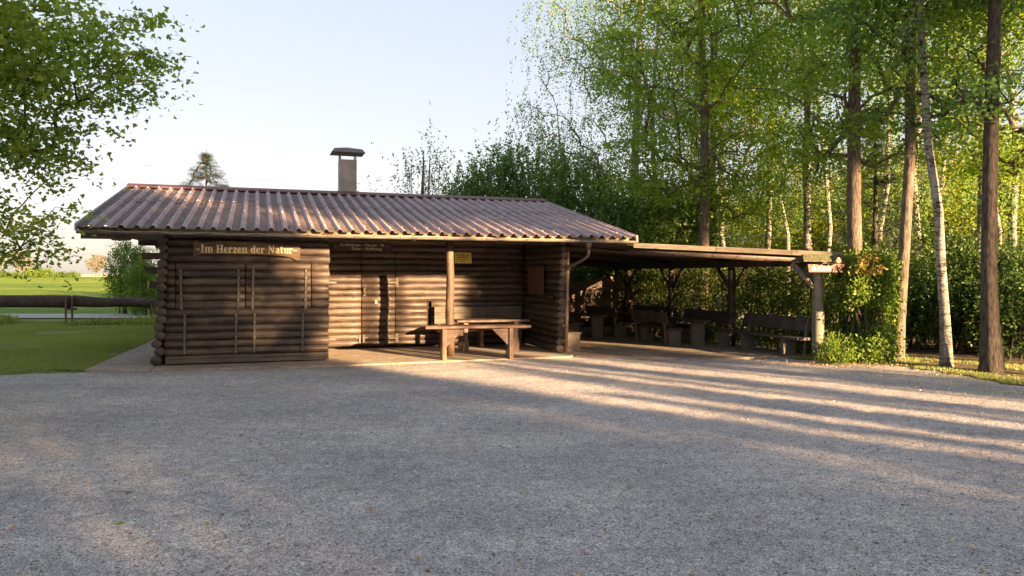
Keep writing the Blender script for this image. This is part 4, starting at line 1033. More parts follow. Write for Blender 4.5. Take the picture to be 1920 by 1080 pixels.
# ================================================================== HEDGES and BUSHES
def bush(name, loc, envf, lo, hi, ncl, nleaf, size, spread, mat, label, cat='bush', group=None, seed=1, stems=7, thr=-.3, style='bush', base_r=.5, h=1.2, twig=.004, clump=1.6, bark_='bark_dark', rotz=0, sp_r=.018, tmpl=None):
    root = empty(name, loc, rotz, label, cat, group); g = np.random.default_rng(seed)
    cl = envelope(ncl, envf, lo, hi, seed, clump, thr); mb = MB()
    for k in range(stems):
        a = g.uniform(0, 6.28); c = cl[g.integers(0, len(cl))]
        b0 = np.array([g.uniform(lo[0], hi[0])*base_r, g.uniform(lo[1], hi[1])*base_r, -.05]); 
        tip = cl[np.argmin(((cl[:,:2]-b0[:2]-g.normal(size=2)*.3)**2).sum(1) - cl[:,2]*.6)]
        mid = b0*.5+tip*.5 + g.normal(size=3)*.06
        mb.tube([tuple(b0), tuple(b0*.75+mid*.25+g.normal(size=3)*.02), tuple(mid), tuple(tip)], [sp_r*1.3, sp_r, sp_r*.7, sp_r*.3], 5, cap=False)
    for c in cl[::3]:
        q = c + g.normal(size=3)*spread*.8; q[2] = max(q[2]-spread*1.6, 0.05)
        mb.tube([tuple(q), tuple((q+c)/2+g.normal(size=3)*.02), tuple(c)], [.008,.006,.003], 3, cap=False)
    part('stems', mb, M[bark_], root)
    n = len(cl)*nleaf; idx = np.repeat(np.arange(len(cl)), nleaf)
    PP = cl[idx] + g.normal(size=(n,3))*spread*.5
    if style == 'shoot':
        nsx = 3; sidx = g.integers(0, nsx, n); so = g.normal(size=(len(cl), nsx, 3))*spread*.5
        dr = g.normal(size=(len(cl), nsx, 3))*.3 + np.array([0,0,1.0]); sl = g.uniform(.3, 1.1, (len(cl), nsx))
        f = g.uniform(0,1,n); PP = cl[idx]+so[idx,sidx]+dr[idx,sidx]*(f*sl[idx,sidx])[:,None]+g.normal(size=(n,3))*.025
    D = g.normal(size=(n,3)); D[:,2] -= .15; Nn = g.normal(size=(n,3))+np.array([0,-.3,.6])
    tv = g.normal(0, .16, len(cl)); val = np.clip(.45+tv[idx]+g.normal(0,.17,n), 0, 1); S = size*g.uniform(.6,1.25,n)
    kp = PP[:,2] > .03
    V, F, A = leaf_cloud(PP[kp], D[kp], Nn[kp], S[kp], tmpl or T_RH, val[kp])
    link('foliage', arr_mesh('foliage', V, F, mat, A), root)
    return root
boxf = lambda lo, hi: (lambda P: np.all((P > np.array(lo)) & (P < np.array(hi)), axis=1))
# hedge beside the shelter (three plantings one behind the other)
o = bush('hedge', L(13.45, -2.2), boxf((-.35,0,.06),(.35,9.8,2.02)), (-.35,0,.06), (.35,9.8,2.12), 820, 62, .062, .22, M['lf_hedge_shade'],
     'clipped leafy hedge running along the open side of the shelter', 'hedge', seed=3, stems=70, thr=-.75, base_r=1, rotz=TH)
o = bush('hedge', L(8.6, 8.4), boxf((0,-.5,.06),(5.3,.5,2.5)), (0,-.5,.06), (5.3,.5,2.5), 520, 60, .075, .28, M['lf_dark'],
     'darker tall hedge behind the wavy board screen', 'hedge', seed=4, stems=30, thr=-.9, base_r=1, rotz=TH)
# bush at the corner
cb_ = W(1618, 15.35)
bush('beech_bush', cb_, lambda P: (((P[:,0]/.53)**2 + (P[:,1]/.62)**2) < 1) & (P[:,0] > -.78+.30*P[:,2]), (-.62,-.62,.08), (.62,.62,2.12), 520, 66, .068, .20, M['lf_hedge'],
     'bright green bush at the right end of the shelter behind the Asche sign', 'bush', seed=6, stems=14, thr=-.45, base_r=.4)
bush('reddish_shrub', (W(1630, 14.95)[0], 14.95, 1.74), ellips((0,0,.16),(.32,.3,.24)), (-.42,-.3,-.05), (.42,.3,.42), 24, 30, .062, .10, M['lf_red'],
     'reddish leaves on top of the corner bush', 'shrub', seed=7, stems=3, thr=-1, base_r=.3, sp_r=.006)
bush('low_shrub', W(1563, 14.9), ellips((0,0,.18),(.42,.3,.4)), (-.42,-.3,.03), (.42,.3,.5), 46, 40, .06, .13, M['lf_hedge'],
     'low green shoots at the foot of the mossy corner post', 'shrub', seed=8, stems=5, thr=-1, base_r=.4, sp_r=.01)
bush('low_shrub', W(1638, 15.5), ellips((0,0,.3),(.3,.4,.4)), (-.3,-.4,.03), (.3,.4,.7), 40, 45, .062, .16, M['lf_hedge'],
     'low green shoots right of the corner bush by the lit trunk', 'shrub', seed=18, stems=5, thr=-1, base_r=.4, sp_r=.01)
# undergrowth of the wood on the right
ug = None; k = 0
labs = ['dark undergrowth bush between the leaning trunk and the white birch', 'dark undergrowth bush behind the thick brown trunk', 'dark undergrowth bush left of the leaning trunk',
        'dark undergrowth bush at the right edge of the photo', 'dark undergrowth bush deeper in the wood behind the birches', 'dark undergrowth bush deep behind the corner bush',
        'dark undergrowth bush deep in the wood at far right','dark undergrowth bush right of the thick brown trunk','dark undergrowth bush far back between hedge and wood']
for (px, Y, sc_, rz) in ((1760, 17.6, .85, 0), (1850, 17.0, .85, 2.1), (1700, 18.8, .95, 4.0), (1945, 15.6, .85, 1.0), (1790, 21.5, 1.1, 3.1), (1680, 23.5, 1.15, 5.2), (1900, 20.5, 1.1, .5), (1915, 16.6, .75, 2.8), (1600, 22.5, 1.05, 1.7)):
    if ug is None:
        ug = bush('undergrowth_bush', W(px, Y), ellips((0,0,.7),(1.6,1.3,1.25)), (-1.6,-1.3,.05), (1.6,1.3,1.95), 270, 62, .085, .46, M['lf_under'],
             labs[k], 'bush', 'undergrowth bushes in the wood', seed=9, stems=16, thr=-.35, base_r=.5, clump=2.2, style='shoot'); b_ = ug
    else:
        b_ = copy_tree(ug); b_.location = W(px, Y); b_['label'] = labs[k]
    b_.scale = (sc_, sc_, sc_*(.75+.5*((k*37)%10)/10)); b_.rotation_euler[2] = rz; k += 1
# trees behind the hut
bush('cherry_tree', W(800, 27), ellips((0,0,3.6),(1.15,1.1,2.7)), (-1.2,-1.1,.8), (1.2,1.1,6.6), 120, 34, .085, .34, M['lf_dark'],
     'thin spiky young tree rising behind the ridge right of the chimney', 'tree', seed=12, stems=16, thr=-.5, base_r=.3, style='shoot', sp_r=.03, bark_='bark')
bush('sapling', W(708, 26), ellips((0,0,3.3),(.8,.7,1.5)), (-.8,-.7,1.8), (.8,.7,4.6), 18, 20, .06, .16, M['lf_dark'],
     'bare sapling shoots just right of the chimney', 'sapling', seed=13, stems=9, thr=-1, base_r=.3, style='shoot', sp_r=.012)
bush('sapling', W(612, 26), ellips((0,0,3.2),(.5,.5,1.3)), (-.5,-.5,1.8), (.5,.5,4.3), 7, 8, .045, .12, M['lf_blossom'],
     'thin bare sapling tips just left of the chimney', 'sapling', seed=14, stems=7, thr=-1, base_r=.3, style='shoot', sp_r=.010)
for px, Y, rx, top, lab, sd, mt in ((868, 30, 1.1, 5.6, 'small round green tree behind the middle of the ridge', 20, 'lf_dark'), (925, 29, 1.5, 6.9, 'rounded green tree behind the ridge of the hut', 21, 'lf_dark'), (1000, 28, 1.7, 6.9, 'dense green tree behind the right end of the ridge', 22, 'lf_dark'),
                           (1085, 27, 1.8, 6.3, 'dark dense tree behind the right slope of the roof', 23, 'lf_dark'), (1180, 25.2, 1.7, 5.3, 'dark low tree at the foot of the big birch', 24, 'lf_dark'), (1262, 25.5, 1.5, 5.0, 'dark low tree right of the big birch behind the shelter', 25, 'lf_dark')):
    bush('leafy_tree', W(px, Y), ellips((0,0,top*.5),(rx,rx,top*.45)), (-rx,-rx,.6), (rx,rx,top*.9), 400, 62, .10, .40, M[mt], lab, 'tree', 'dense trees behind the hut', seed=sd, stems=6, thr=-.5, base_r=.2, sp_r=.035, clump=1.3, bark_='bark', style='shoot')

# ================================================================== TREES
cl = envelope(410, lambda P: ((P[:,0]/(3.9-.12*(P[:,2]-8)))**2 + (P[:,1]/3.4)**2 + ((P[:,2]-9.6)/7.6)**2 < 1), (-4.2,-3.4,2.2), (4.2,3.4,17), 31, .9, -.35)
tl, trr = trunk_line(17, .20, .04, (.4,.3), .35, seed=2)
BA = tree('birch_tree', W(1181, 26), tl, trr, cl, 'birch', M['lf_birch'], M['birch'], 'tall spreading birch with white trunk behind the right roof slope', 'birches around the hut', 31, 92, .072, .60, twig=.008)
cl = envelope(135, lambda P: ((P[:,0]/2.5)**2 + (P[:,1]/2.5)**2 + ((P[:,2]-9.5)/6.6)**2 < 1), (-2.5,-2.5,4.3), (2.5,2.5,15), 33, 1.0, -.05)
tl, trr = trunk_line(16, .135, .03, (.2,-.2), .7, seed=4)
BB = tree('birch_tree', W(1512, 23.5), tl, trr, cl, 'birch', M['lf_birch'], M['birch'], 'left of the two close birch trunks behind the Asche sign', 'birches around the hut', 33, 90, .078, .55, twig=.007)
for px, Y, rz, sc_, src, lab in ((1212, 27.5, 2.0, .9, BB, 'slimmer birch close to the right of the big spreading birch'),
        (1523, 23.2, 3.6, 1.0, BB, 'right of the two close birch trunks behind the Asche sign'),
        (1427, 25, 1.2, .85, BB, 'thin birch with hanging twigs above the middle of the shelter roof'),
        (1365, 28, 4.2, .95, BB, 'slender birch behind the shelter, second right of the spreading birch'),
        (1733, 27, 5.1, 1.0, BB, 'slim white birch in the wood just right of the leaning brown trunk'),
        (1822, 20, .7, .9, BB, 'pale birch left of the thick brown trunk'),
        (1896, 21, 2.7, .95, BB, 'pale birch at the right edge behind the thick brown trunk')):
    c = tree('birch_tree', W(px, Y), None, None, None, '', None, None, lab, 'birches around the hut', 0, share=src, rotz=rz); c.scale = (sc_,)*3
cl = envelope(60, ellips((0,0,11),(1.7,1.7,4.2)), (-1.7,-1.7,7), (1.7,1.7,15.2), 34, 1.0, -.3)
tl, trr = trunk_line(15.5, .105, .03, (-.5,.1), 1.3, seed=6)
BC = tree('birch_tree', W(1476, 31), tl, trr, cl, 'birch', M['lf_birch'], M['birch'], 'slim bare-stemmed birch far behind the middle of the shelter', 'slim birches deep in the wood', 34, 90, .08, .55, twig=.007)
for px, Y, rz, sc_, lab in ((1560, 27, 1.1, 1.0, 'slim birch stem between the twin birches and the maple trunk'), (1655, 30, 2.2, 1.05, 'slim birch stem between the maple and leaning trunks'), 
        (1752, 33, 4.0, 1.1, 'slim birch stem just behind the near white birch'), (1876, 28, .4, 1.0, 'slim birch stem showing right of the thick trunk'),
        (1280, 30, 2.9, .95, 'slim birch stem right of the big spreading birch'), (1640, 36, 3.7, 1.0, 'slim birch stem deepest behind the corner bush')):
    c = tree('birch_tree', W(px, Y), None, None, None, '', None, None, lab, 'slim birches deep in the wood', 0, share=BC, rotz=rz); c.scale = (sc_,)*3
# birch in front, base at (1775,687)
cl = envelope(170, ellips((-.3,0,10),(2.3,2.3,4.5)), (-2.6,-2.3,5.2), (2.2,2.3,14.5), 35, 1.0, -.3)
pts = [(0,0,0),(-.03,0,.9),(-.10,0,1.8),(-.16,0,3),(-.30,.1,4.2),(-.42,.1,6),(-.5,.2,9),(-.4,.3,14)]
tree('birch_tree', W(1775, 14.35), pts, [.105,.092,.085,.08,.075,.068,.05,.02], cl, 'birch', M['lf_birch'], M['birch'], 'nearest white birch, leaning left, between leaning and thick brown trunks', 'birches around the hut', 35, 90, .072, .5, twig=.006)
# leaning brown trunk, base (1685,675)
cl = envelope(110, ellips((.4,.2,9.3),(2.1,2.0,3.6)), (-1.8,-1.8,5.6), (2.6,2.2,13), 36, 1.0, -.3)
pts = [(0,0,0),(.05,0,.8),(.10,0,1.6),(.16,0,2.5),(.25,0,4),(.27,0,6),(.3,0,9),(.4,.2,12.5)]
tree('alder_tree', W(1682, 15.35), pts, [.135,.115,.11,.105,.10,.09,.065,.02], cl, 'maple', M['lf_maple'], M['bark'], 'slim brown trunk leaning right just beyond the corner bush', None, 36, 75, .085, .5, twig=.008)
# thick trunk right
cl = envelope(190, lambda P: ((P[:,0]/3.0)**2 + (P[:,1]/2.8)**2 + ((P[:,2]-8.2)/5.4)**2 < 1) & (P[:,2] > 4.5-.25*P[:,0]), (-3,-2.8,3.3), (3,2.8,13.5), 37, .9, -.25)
pts = [(0,0,0),(-.03,0,.9),(-.06,0,1.8),(-.05,0,3),(-.02,0,4.5),(.05,0,7),(.1,.1,10),(.1,.2,14)]
tree('oak_tree', W(1860, 13.6), pts, [.18,.15,.132,.125,.118,.10,.07,.03], cl, 'maple', M['lf_birch'], M['bark_dark'], 'thick dark brown trunk nearest the right edge', None, 37, 85, .085, .5, twig=.010)
# maple behind the corner bush (1603)
cl = envelope(290, lambda P: ((P[:,0]/3.9)**2 + (P[:,1]/3.0)**2 + ((P[:,2]-8.4)/5.6)**2 < 1) & (P[:,2] > 3.8+.25*np.abs(P[:,0])), (-3.9,-3,3.2), (3.9,3,14), 38, .8, -.15)
pts = [(0,0,0),(0,0,1),(-.02,0,2.2),(-.05,0,3.4),(-.05,0,5),(-.03,0,7),(.05,.1,10),(.1,.2,14)]
MA = tree('maple_tree', W(1605, 16.5), pts, [.17,.158,.150,.145,.135,.115,.08,.03], cl, 'maple', M['lf_maple'], M['bark'], 'brown maple trunk with bright green layered leaves above the corner bush', 'bright green maples', 38, 80, .098, .55, twig=.010)
for px, Y, rz, sc_, lab in ((1318, 21.5, 2.4, .95, 'maple with bright layered leaves left above the shelter roof'), (1336, 25.5, 4.4, .85, 'orange-lit trunk beside the brown one above the shelter roof'), (1990, 17.5, 1.1, 1.0, 'maple at the far right whose leaves hang into the photo')):
    c = tree('maple_tree', W(px, Y), None, None, None, '', None, None, lab, 'bright green maples', 0, share=MA, rotz=rz); c.scale = (sc_,)*3
# spruces
def spruce(name, loc, h, r, seed, label, n=260, dens=70, size=.16, group=None, start=.08):
    g = np.random.default_rng(seed); z = h*(start+(1-start)*g.uniform(0,1,n)**.85*.97); a = g.uniform(0, 6.28, n); rr_ = r*(1-z/h)**.85*g.uniform(.55,1.08,n)
    cl = np.stack([rr_*np.cos(a), rr_*np.sin(a), z - .12*rr_], 1)
    tl, trr = trunk_line(h, .02*h, .01, (0,0), .03, seed=seed)
    return tree(name, loc, tl, trr, cl, 'spruce', M['lf_needle'], M['bark_dark'], label, group, seed, dens, size, .55, twig=.005, droop=-.05, cat='tree')
spruce('spruce_tree', W(386, 36), 7.75, 4.7, 41, 'grey-green spruce whose tip rises behind the left end of the ridge', 520, 90, .13)
spruce('spruce_tree', W(1640, 21), 6.6, 2.3, 42, 'dark drooping spruce in the wood above the corner bush', 150, 90, .13, start=.35)
bush('round_bush', W(243, 33), ellips((0,0,1.75),(1.0,1.0,1.55)), (-1.1,-1,.2), (1.1,1,3.3), 190, 55, .085, .28, M['lf_hedge'],
     'round sunlit bush left of the hut wall beyond the fence', 'bush', seed=43, stems=8, thr=-.7, base_r=.3, sp_r=.03)
bush('round_bush', W(272, 31.5), ellips((0,0,1.1),(.8,.8,1.25)), (-.8,-.8,.1), (.8,.8,2.3), 120, 60, .08, .26, M['lf_hedge'],
     'small green bush touching the left hut corner beyond the fence', 'bush', seed=44, stems=6, thr=-.7, base_r=.3, sp_r=.03)
# deep wood: sunlit yellow-green trees far behind
cl = envelope(330, lambda P: ((P[:,0]/3.4)**2 + (P[:,1]/3.2)**2 + ((P[:,2]-6.8)/6.6)**2 < 1), (-3.4,-3.2,.4), (3.4,3.2,13.6), 51, .8, -.3)
tl, trr = trunk_line(13.5, .17, .03, (.2,.1), .3, seed=9)
DW = tree('lime_tree', W(1450, 44), tl, trr, cl, 'bush', M['lf_yellow'], M['bark_dark'], 'sunlit yellow-green tree far behind the shelter', 'trees deep in the wood', 51, 50, .15, .75, twig=.010); DW.scale = (1,1,.6)
gq = random.Random(77); spots = [(1370,52),(1520,40),(1590,47),(1560,56),(1660,38),(1720,45),(1790,36),(1850,43),(1925,38),(1880,33),(1990,42),(2060,34),(1680,55),(1810,55),(1950,56),(1330,60),(1470,62),(2100,50)]
where = ['at the left end of the row', 'behind the twin birches', 'right of the brown maple trunk', 'in the gap beside the maple trunk', 'behind the leaning trunk', 'right behind the leaning trunk', 'between the slim birches',
         'left behind the thick trunk', 'behind the thick trunk', 'close behind the pale edge birch', 'beyond the right edge', 'far beyond the right edge', 'deepest behind the leaning trunk', 'deepest behind the pale birches', 'deepest at the right edge', 'deepest left above the shelter roof', 'deepest above the shelter roof', 'deepest beyond the right edge']
for (px, Y), wh in zip(spots, where):
    c = tree('lime_tree', W(px, Y), None, None, None, '', None, None, 'tree deep in the wood '+wh, 'trees deep in the wood', 0, share=DW, rotz=gq.uniform(0,6.28)); s_ = gq.uniform(.85,1.2); c.scale = (s_,s_,s_*.62)
# near maple on the left: its trunk stands outside the frame
def env_left(P):
    R_ = np.interp(P[:,2], [1.85,2.3,3.0,3.6,4.3,5.2,6.2,8.0,10.5,12], [4.2,4.3,4.7,5.15,5.85,6.0,5.95,5.7,4.0,.5])
    d = np.hypot(P[:,0], P[:,1]); inner = np.interp(P[:,2], [1.8,3.2,4.5], [3.3,2.2,.6])
    return (d < R_) & (d > inner)
cl = envelope(1000, env_left, (1.6,-4.3,1.85), (6.4,.9,7.4), 61, 1.25, -.35)
cl = np.vstack([cl, envelope(260, env_left, (-6,-4.5,2.6), (1.8,4.5,9.0), 62, .8, -.5)])
low = (cl[:,2] < 2.9) & (rng.uniform(0,1,len(cl)) < .45); cl = cl[~low]
extra = np.array([(4.6,.4,2.0),(4.5,.2,2.15),(4.4,.1,2.35),(4.3,.5,2.3),(4.1,.3,2.55),(4.6,.6,2.6),(3.9,.2,2.25),(3.4,.1,2.2),(3.6,.6,2.5)])
cl = np.vstack([cl, extra])
pts = [(0,0,0),(.05,0,1),(.1,.05,2),(.1,.1,3.4),(0,.1,5),(-.1,0,7),(0,0,9.5),(0,0,11)]
tree('maple_tree', (-10.6, 9.6, 0), pts, [.26,.23,.21,.19,.16,.12,.06,.02], cl, 'maple', M['lf_maple_left'], M['bark_dark'], 'maple whose leafy branches hang into the upper left corner', None, 61, 66, .074, .34, twig=.0045, tmpl=T_MS, droop=.12)

# trees on the horizon beyond the field
cl = envelope(120, ellips((0,0,5.3),(3.7,3.7,3.4)), (-3.7,-3.7,1.8), (3.7,3.7,8.8), 71, .6, -.4)
tl, trr = trunk_line(7.5, .22, .06, (0,0), .2, seed=12)
HT = tree('blossoming_tree', (W(42,235)[0],235,terr(-150,235)-.1), tl, trr, cl, 'bush', M['lf_blossom'], M['bark'], 'pale spring tree on the skyline, the taller left one', 'small trees on the skyline', 71, 40, .30, .9, twig=.02)
c = tree('blossoming_tree', (W(180,240)[0],240,terr(-130,240)-.1), None, None, None, '', None, None, 'pale round spring tree alone on the skyline near the hut', 'small trees on the skyline', 0, share=HT, rotz=2); c.scale = (.86,.86,.84)
c = tree('blossoming_tree', (W(-14,225)[0],225,terr(-150,225)-.1), None, None, None, '', None, None, 'pale spring tree cut by the left edge on the skyline', 'small trees on the skyline', 0, share=HT, rotz=4); c.scale = (.9,.9,.9)
hb_ = None
for k, (px, sx, sz_) in enumerate(((4,1.0,.9),(26,.8,.7),(62,1.2,1.35),(78,.9,1.1),(98,1.2,.7),(118,.7,.8),(45,.8,.6))):
    if hb_ is None:
        hb_ = bush('field_bush', (W(px,232)[0],232,terr(-150,232)-.1), ellips((0,0,.8),(3.2,2,1.35)), (-3.2,-2,0), (3.2,2,2.2), 70, 36, .35, .8, M['lf_hedge'], 'low bush on the skyline at the far edge of the field', 'bush', 'low bushes on the skyline', seed=72, stems=3, thr=-1); q = hb_
    else: q = copy_tree(hb_); q.location = (W(px,232)[0],232+k,terr(-150,232)-.1)
    q.scale = (sx, 1, sz_); q['label'] = 'low bush on the skyline, %s' % ['at the left edge','left of the taller spring tree','tallest, right of the taller spring tree','beside the tallest one','long and flat','last before the open skyline','small, under the taller spring tree'][k]

# unseen trees added behind the camera, crowns shaped to shade the yard
def ad(a, d): return ((a+d)/2**.5, (a-d)/2**.5, 0)
cl = envelope(330, lambda P: (((P[:,0])/3.0)**2 + (P[:,1]/3.0)**2 < 1) & (P[:,2] < 15.6-.6*np.hypot(P[:,0],P[:,1])), (-3,-3,1.2), (3,3,15.6), 81, .7, -.6)
al = (cl[:,0]+cl[:,1])/2**.5; cl = cl[~((np.abs(al+.75) < .62) & (np.abs(cl[:,2]-7.5) < .75))]       # gap cut in the crown to let sun patches reach the yard
tl, trr = trunk_line(15, .22, .04, (0,0), .3, seed=14)
SF = tree('shade_tree', ad(3.1, 30), tl, trr, cl, 'bush', M['lf_dark'], M['bark_dark'], 'unseen dense shade tree behind the camera, middle one', 'unseen shade trees behind the camera', 81, 60, .30, 1.1, twig=.012)
cl = envelope(110, lambda P: (((P[:,0])/3.0)**2 + (P[:,1]/3.0)**2 < 1) & (P[:,2] < 17.0-.4*np.hypot(P[:,0],P[:,1])) & (P[:,2] > 12.5+.3*np.sin(P[:,0]*3)), (-3,-3,12.0), (3,3,17.0), 82, .7, -.6)
tl, trr = trunk_line(16, .20, .05, (0,0), .5, seed=15)
SH = tree('shade_tree', ad(9.92, 30), tl, trr, cl, 'bush', M['lf_dark'], M['bark_dark'], 'poplar with a long clear trunk, leftmost', 'unseen shade trees behind the camera', 82, 64, .30, 1.0, twig=.012)
for a, d, rz in ((5.0,35,4),(-1.9,31,1)):
    tree('shade_tree', ad(a, d), None, None, None, '', None, None, 'unseen dense shade tree behind the camera, %s' % ('rearmost' if d > 33 else 'leftmost'), 'unseen shade trees behind the camera', 0, share=SF, rotz=rz).scale = (.8,.8,1) if d > 33 else (1,1,1)
for a, d, rz in ((12.6,32,1),(15.4,31,2),(17.6,33,3),(11.0,35,4)):
    tree('shade_tree', ad(a, d), None, None, None, '', None, None, 'unseen clear-trunked shade tree behind the camera, %s' % {1:'second from the left',2:'second from the right',3:'rightmost',4:'standing furthest back'}[rz], 'unseen shade trees behind the camera', 0, share=SH, rotz=rz).scale = (1,1,1.1 if d > 34 else 1)
c = tree('shade_tree', ad(20.5, 31), None, None, None, '', None, None, 'short dense unseen shade tree behind the camera', 'unseen shade trees behind the camera', 0, share=SF, rotz=2.2); c.scale = (.8,.8,.45)
for k, a in enumerate((9.6, 11.25, 7.7, 12.35, 8.75)):  # unseen leafy columns added to stripe the sun on yard and hut
    rk = (.24,.24,.52,.3,.12)[k]
    bush('shade_column', ad(a, 27+k), lambda P: ((P[:,0]/rk)**2 + (P[:,1]/rk)**2 < 1), (-rk,-rk,(.3,.3,.3,8.6,.3)[k]), (rk,rk,(7.5,8.6,10.0,12.2,7.6)[k]), (95,95,205,95,70)[k], 34, .16, .28 if k < 4 else .16, M['lf_dark'], ('slim leafy column added behind the camera for shade, left one','slim leafy column added behind the camera for shade, taller right one','stout leafy column added behind the camera for shade','leaf clump added high behind the camera for shade','thinnest leafy column added behind the camera for shade')[k], 'tree', 'unseen shade columns', seed=85+k, stems=2, thr=-2, base_r=.1, sp_r=.1)
bush('shade_thicket', ad(13.6, 28), lambda P: (((P[:,0]-.7*0)/1.15)**2 + (P[:,1]/1.15)**2 < 1), (-1.2,-1.2,.3), (1.2,1.2,8.2), 170, 46, .22, .45, M['lf_dark'], 'tall narrow leaf mass added behind the camera for shade', 'bush', seed=83, stems=5, thr=-.5, base_r=.3, sp_r=.05)  # unseen leaf mass added to keep sun off a band of the yard

# ================================================================== GRASS, LITTER, STONES
def in_poly(P, poly):
    x, y = P[:,0], P[:,1]; c = np.zeros(len(P), bool); n = len(poly)
    for i in range(n):
        x0, y0 = poly[i][:2]; x1, y1 = poly[(i+1)%n][:2]
        if y0 == y1: continue
        c ^= ((y0 > y) != (y1 > y)) & (x < (x1-x0)*(y-y0)/(y1-y0)+x0)
    return c
def grass(name, xy, z, h, label, seed, shift=0.0):
    g = np.random.default_rng(seed); n = len(xy)
    P = np.column_stack([xy, np.full(n, z)]); D = g.normal(size=(n,3))*.38 + np.array([0,0,1]); Nn = g.normal(size=(n,3))*np.array([1,1,.1])
    p3 = np.column_stack([xy, np.zeros(n)]); v = np.clip(.45+shift+.18*sm_noise(p3, .8, seed)+g.normal(0,.15,n), 0, 1)
    S = h*g.uniform(.5,1.3,n)*(1+.3*sm_noise(p3, 1.5, seed+1))
    tm = (T_BL[0]*np.array([1.6,1,1]), T_BL[1])
    V, F, A = leaf_cloud(P, D, Nn, S, tm, v); o = link(name, arr_mesh(name, V, F, M['grass'], A)); tag(o, label, None, None, 'stuff')
g = np.random.default_rng(91)
P = np.column_stack([g.uniform(-19,-5,300000), g.uniform(11.6,27.5,300000)]); P = P[in_poly(P, lawn_poly) & (P[:,0] > -.72*P[:,1]-.4) & (P[:,0] < -.33*P[:,1])]
d_edge = sm_noise(np.column_stack([P, np.zeros(len(P))]), 1.2, 12) - 1.2*np.clip((14.2-P[:,1])/1.6, 0, 1)*(sm_noise(np.column_stack([P, np.zeros(len(P))]), 3.0, 14) > .0)
grass('lawn_grass', P[d_edge > -.75], .014, .052, 'short mown grass left of the hut', 92)
P = np.column_stack([g.uniform(-19,-11.5,9000), g.uniform(25.2,27.2,9000)]); P = P[(P[:,0] > -.72*P[:,1]) & (sm_noise(np.column_stack([P,np.zeros(len(P))]),.9,5) > -.1)]
grass('tall_grass', P, .03, .26, 'taller weeds under the rail fence', 93)
P = np.column_stack([g.uniform(5.5,16,150000), g.uniform(8.5,19,150000)])
P = P[in_poly(P, wood_edge + [(60,2),(60,90),(8.2,25)])]; nn = sm_noise(np.column_stack([P,np.zeros(len(P))]), 1.3, 8)
band = edge_band(P); kp = (band < 2.4) & (nn > -.5 + band*.1)
grass('verge_grass', P[kp], .003, .05, 'yellow-green grass along the edge of the wood', 94, .25)
P = np.column_stack([g.uniform(4.5,12,120000), g.uniform(7.5,16,120000)]); band = edge_band(P)
nn = sm_noise(np.column_stack([P,np.zeros(len(P))]), 2.4, 18); kp = (band < 0) & (band > -1.7) & (nn > .22 - band*.35) & (P[:,1] < 14.2) & (g.uniform(0,1,len(P)) < .5)
grass('gravel_grass', P[kp], -.012, .035, 'sparse grass creeping into the gravel', 95, .3)
# dead leaves and bits
def litter(name, xy, z, size, label, seed, mat='litter'):
    g = np.random.default_rng(seed); n = len(xy)
    P = np.column_stack([xy, np.full(n, z)+g.uniform(.004,.015,n)]); D = g.normal(size=(n,3))*np.array([1,1,.25]); Nn = g.normal(size=(n,3))*.4+np.array([0,0,1])
    V, F, A = leaf_cloud(P, D, Nn, size*g.uniform(.4,1.2,n), T_RH, g.uniform(0,1,n)); tag(link(name, arr_mesh(name, V, F, M[mat], A)), label, None, None, 'stuff')
P = np.array(W(1600,14.75)[:2]) + g.normal(size=(900,2))*np.array([.9,.30]); litter('leaf_litter', P, .0, .05, 'brown leaf litter at the foot of the corner bush', 96)
P = np.column_stack([g.uniform(-9,12,2600), 3.2+g.uniform(0,1,2600)**1.3*12]); litter('scattered_leaf_bits', P, .0, .034, 'tiny leaf bits scattered on the gravel', 97)
P = np.column_stack([g.uniform(6,14,1200), g.uniform(11,16,1200)]); litter('leaf_litter', P, .01, .045, 'brown leaf litter on the grass by the wood', 98)
for nm, pts_, lab in (('edge_debris', [L(-1.2,-.42), L(0,-.78), L(3,-.95), L(5.7,-.88), L(8,-.72), L(9.9,-1.75), L(12.6,-2.45)], 'brown debris along the edge of the concrete'),
                      ('edge_debris', [(-14,12.2,0), (-9,12.85,0), (-7.9,13.4,0)], 'brown debris along the edge of the lawn')):
    q = []
    for a, b_ in zip(pts_[:-1], pts_[1:]):
        k_ = int(130*math.hypot(b_[0]-a[0], b_[1]-a[1])); f = g.uniform(0,1,(k_,1)); q.append(np.array(a[:2])*(1-f)+np.array(b_[:2])*f + g.normal(size=(k_,2))*np.array([.05,.07]))
    litter(nm, np.vstack(q), -.012, .026, lab, 101)
P = np.column_stack([g.uniform(-12,-7.6,26000), g.uniform(12.0,13.6,26000)]); bd = P[:,1] - np.interp(P[:,0], [-14,-9,-7.9], [12.3,12.95,13.5]); nn = sm_noise(np.column_stack([P,np.zeros(len(P))]), 3.5, 28)
grass('creeping_grass', P[(bd < .1) & (bd > -.6) & (nn > -.3 - bd*1.1)], -.01, .035, 'grass creeping from the lawn into the gravel', 99, .1)
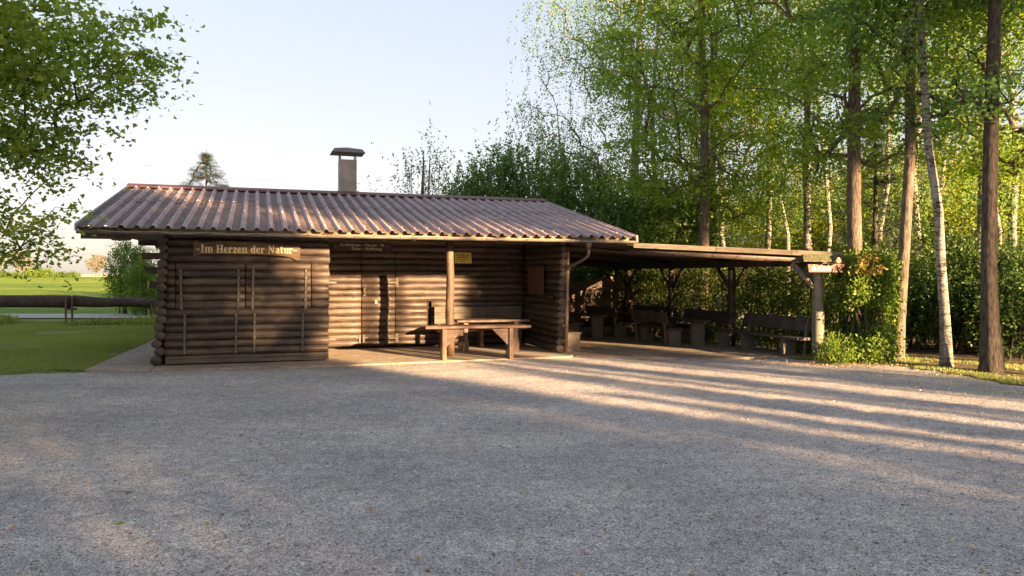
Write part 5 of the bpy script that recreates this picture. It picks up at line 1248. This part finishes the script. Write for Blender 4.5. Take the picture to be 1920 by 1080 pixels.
# loose stones
n = 16000; Y = 3.4 + 9*g.uniform(0,1,n)**1.7; P = np.column_stack([g.uniform(-.75,.75,n)*Y, Y])
oc = np.array([(1,0,0),(-1,0,0),(0,1,0),(0,-1,0),(0,0,1),(0,0,-1)], float); of = np.array([(0,2,4),(2,1,4),(1,3,4),(3,0,4),(2,0,5),(1,2,5),(3,1,5),(0,3,5)])
sc_ = g.uniform(.004,.010,n)*np.where(g.uniform(0,1,n) > .975, 1.9, 1.0); st_ = g.uniform(.6,1.3,(n,1,3))*np.array([1,1,.65]); an = g.uniform(0,6.28,n); V = oc[None]*st_*sc_[:,None,None]
V = np.stack([V[:,:,0]*np.cos(an)[:,None]-V[:,:,1]*np.sin(an)[:,None], V[:,:,0]*np.sin(an)[:,None]+V[:,:,1]*np.cos(an)[:,None], V[:,:,2]], 2)
zz2 = 0.012*sm_noise(np.column_stack([P,np.zeros(n)]), 1.6, 3) + 0.010*sm_noise(np.column_stack([P,np.zeros(n)]), 4.5, 5) + 0.007*sm_noise(np.column_stack([P,np.zeros(n)]), 10, 6)
V += np.column_stack([P, zz2*.55-.010])[:,None,:]
mst = leaf_mat('loose_stone', (.09,.088,.09), (.30,.29,.28), (.65,.62,.57), 0.0)
F = (of[None]+(np.arange(n)*6)[:,None,None]).reshape(-1,3)
tag(link('loose_gravel', arr_mesh('loose_gravel', V.reshape(-1,3), F, mst, np.repeat(g.uniform(0,1,n)**1.5, 6))), 'loose grey gravel stones in the yard', None, None, 'stuff')
# a few countable things on the gravel
def Gp(px, py): Y_ = 1.715*1414/(py-518.3); return ((px-960)/1414*Y_, Y_, -.012)
for k, (px, py, lab) in enumerate(((362,931,'orange dead leaf between the two light patches'),(292,996,'orange dead leaf, lowest left on the gravel'),(345,979,'orange dead leaf left of the green sprig'),(463,959,'orange dead leaf in the right light patch'),(22,928,'pale curled leaf near the left edge'),(1150,931,'pale leaf on the gravel below the middle'),(1330,965,'pale leaf on the gravel lower right'),(452,890,'cream leaf above the right light patch'))):
    gl = np.random.default_rng(200+k); m_ = 5
    P = np.zeros((m_,3)); D = gl.normal(size=(m_,3))*np.array([1,1,.2]); Nn = gl.normal(size=(m_,3))*.3+np.array([0,0,1])
    V, F, A = leaf_cloud(P, D, Nn, np.full(m_, .035), T_RH, np.clip(gl.normal(.6 if k < 4 else .95,.1,m_),0,1))
    o = link('fallen_leaf', arr_mesh('fallen_leaf', V, F, M['litter'], A), None, Gp(px, py)); tag(o, lab, 'leaf', 'fallen leaves on the gravel')
for k, (px, py, lab) in enumerate(((389,987,'small green sprig on the gravel, the nearest one'),(243,927,'small green sprig between gravel light patches'),(227,985,'tiny dark green sprig on the gravel at left'))):
    gl = np.random.default_rng(300+k); m_ = 34; P = gl.normal(size=(m_,3))*np.array([.016,.016,0]); D = gl.normal(size=(m_,3))*.6+np.array([0,0,1]); Nn = gl.normal(size=(m_,3))
    V, F, A = leaf_cloud(P, D, Nn, gl.uniform(.010,.022,m_), T_RH, gl.uniform(.3,.8,m_)); tag(link('weed_sprig', arr_mesh('weed_sprig', V, F, M['grass'], A), None, Gp(px, py)), lab, 'weed', 'weeds in the gravel')
for px, py, ln, a, lab in ((312,808,.13,-.1,'brown twig lying on the gravel before the hut'),(227,925,.10,.1,'pale short stick on the gravel at left')):
    x, y, z = Gp(px, py); dx, dy = math.cos(a)*ln, math.sin(a)*ln
    tag(part('twig', MB().tube([(-dx,-dy,0),(0,.01,.006),(dx,dy,0)], [.006,.006,.003], 5), M['twig'], None, (x,y,z)), lab, 'twig')
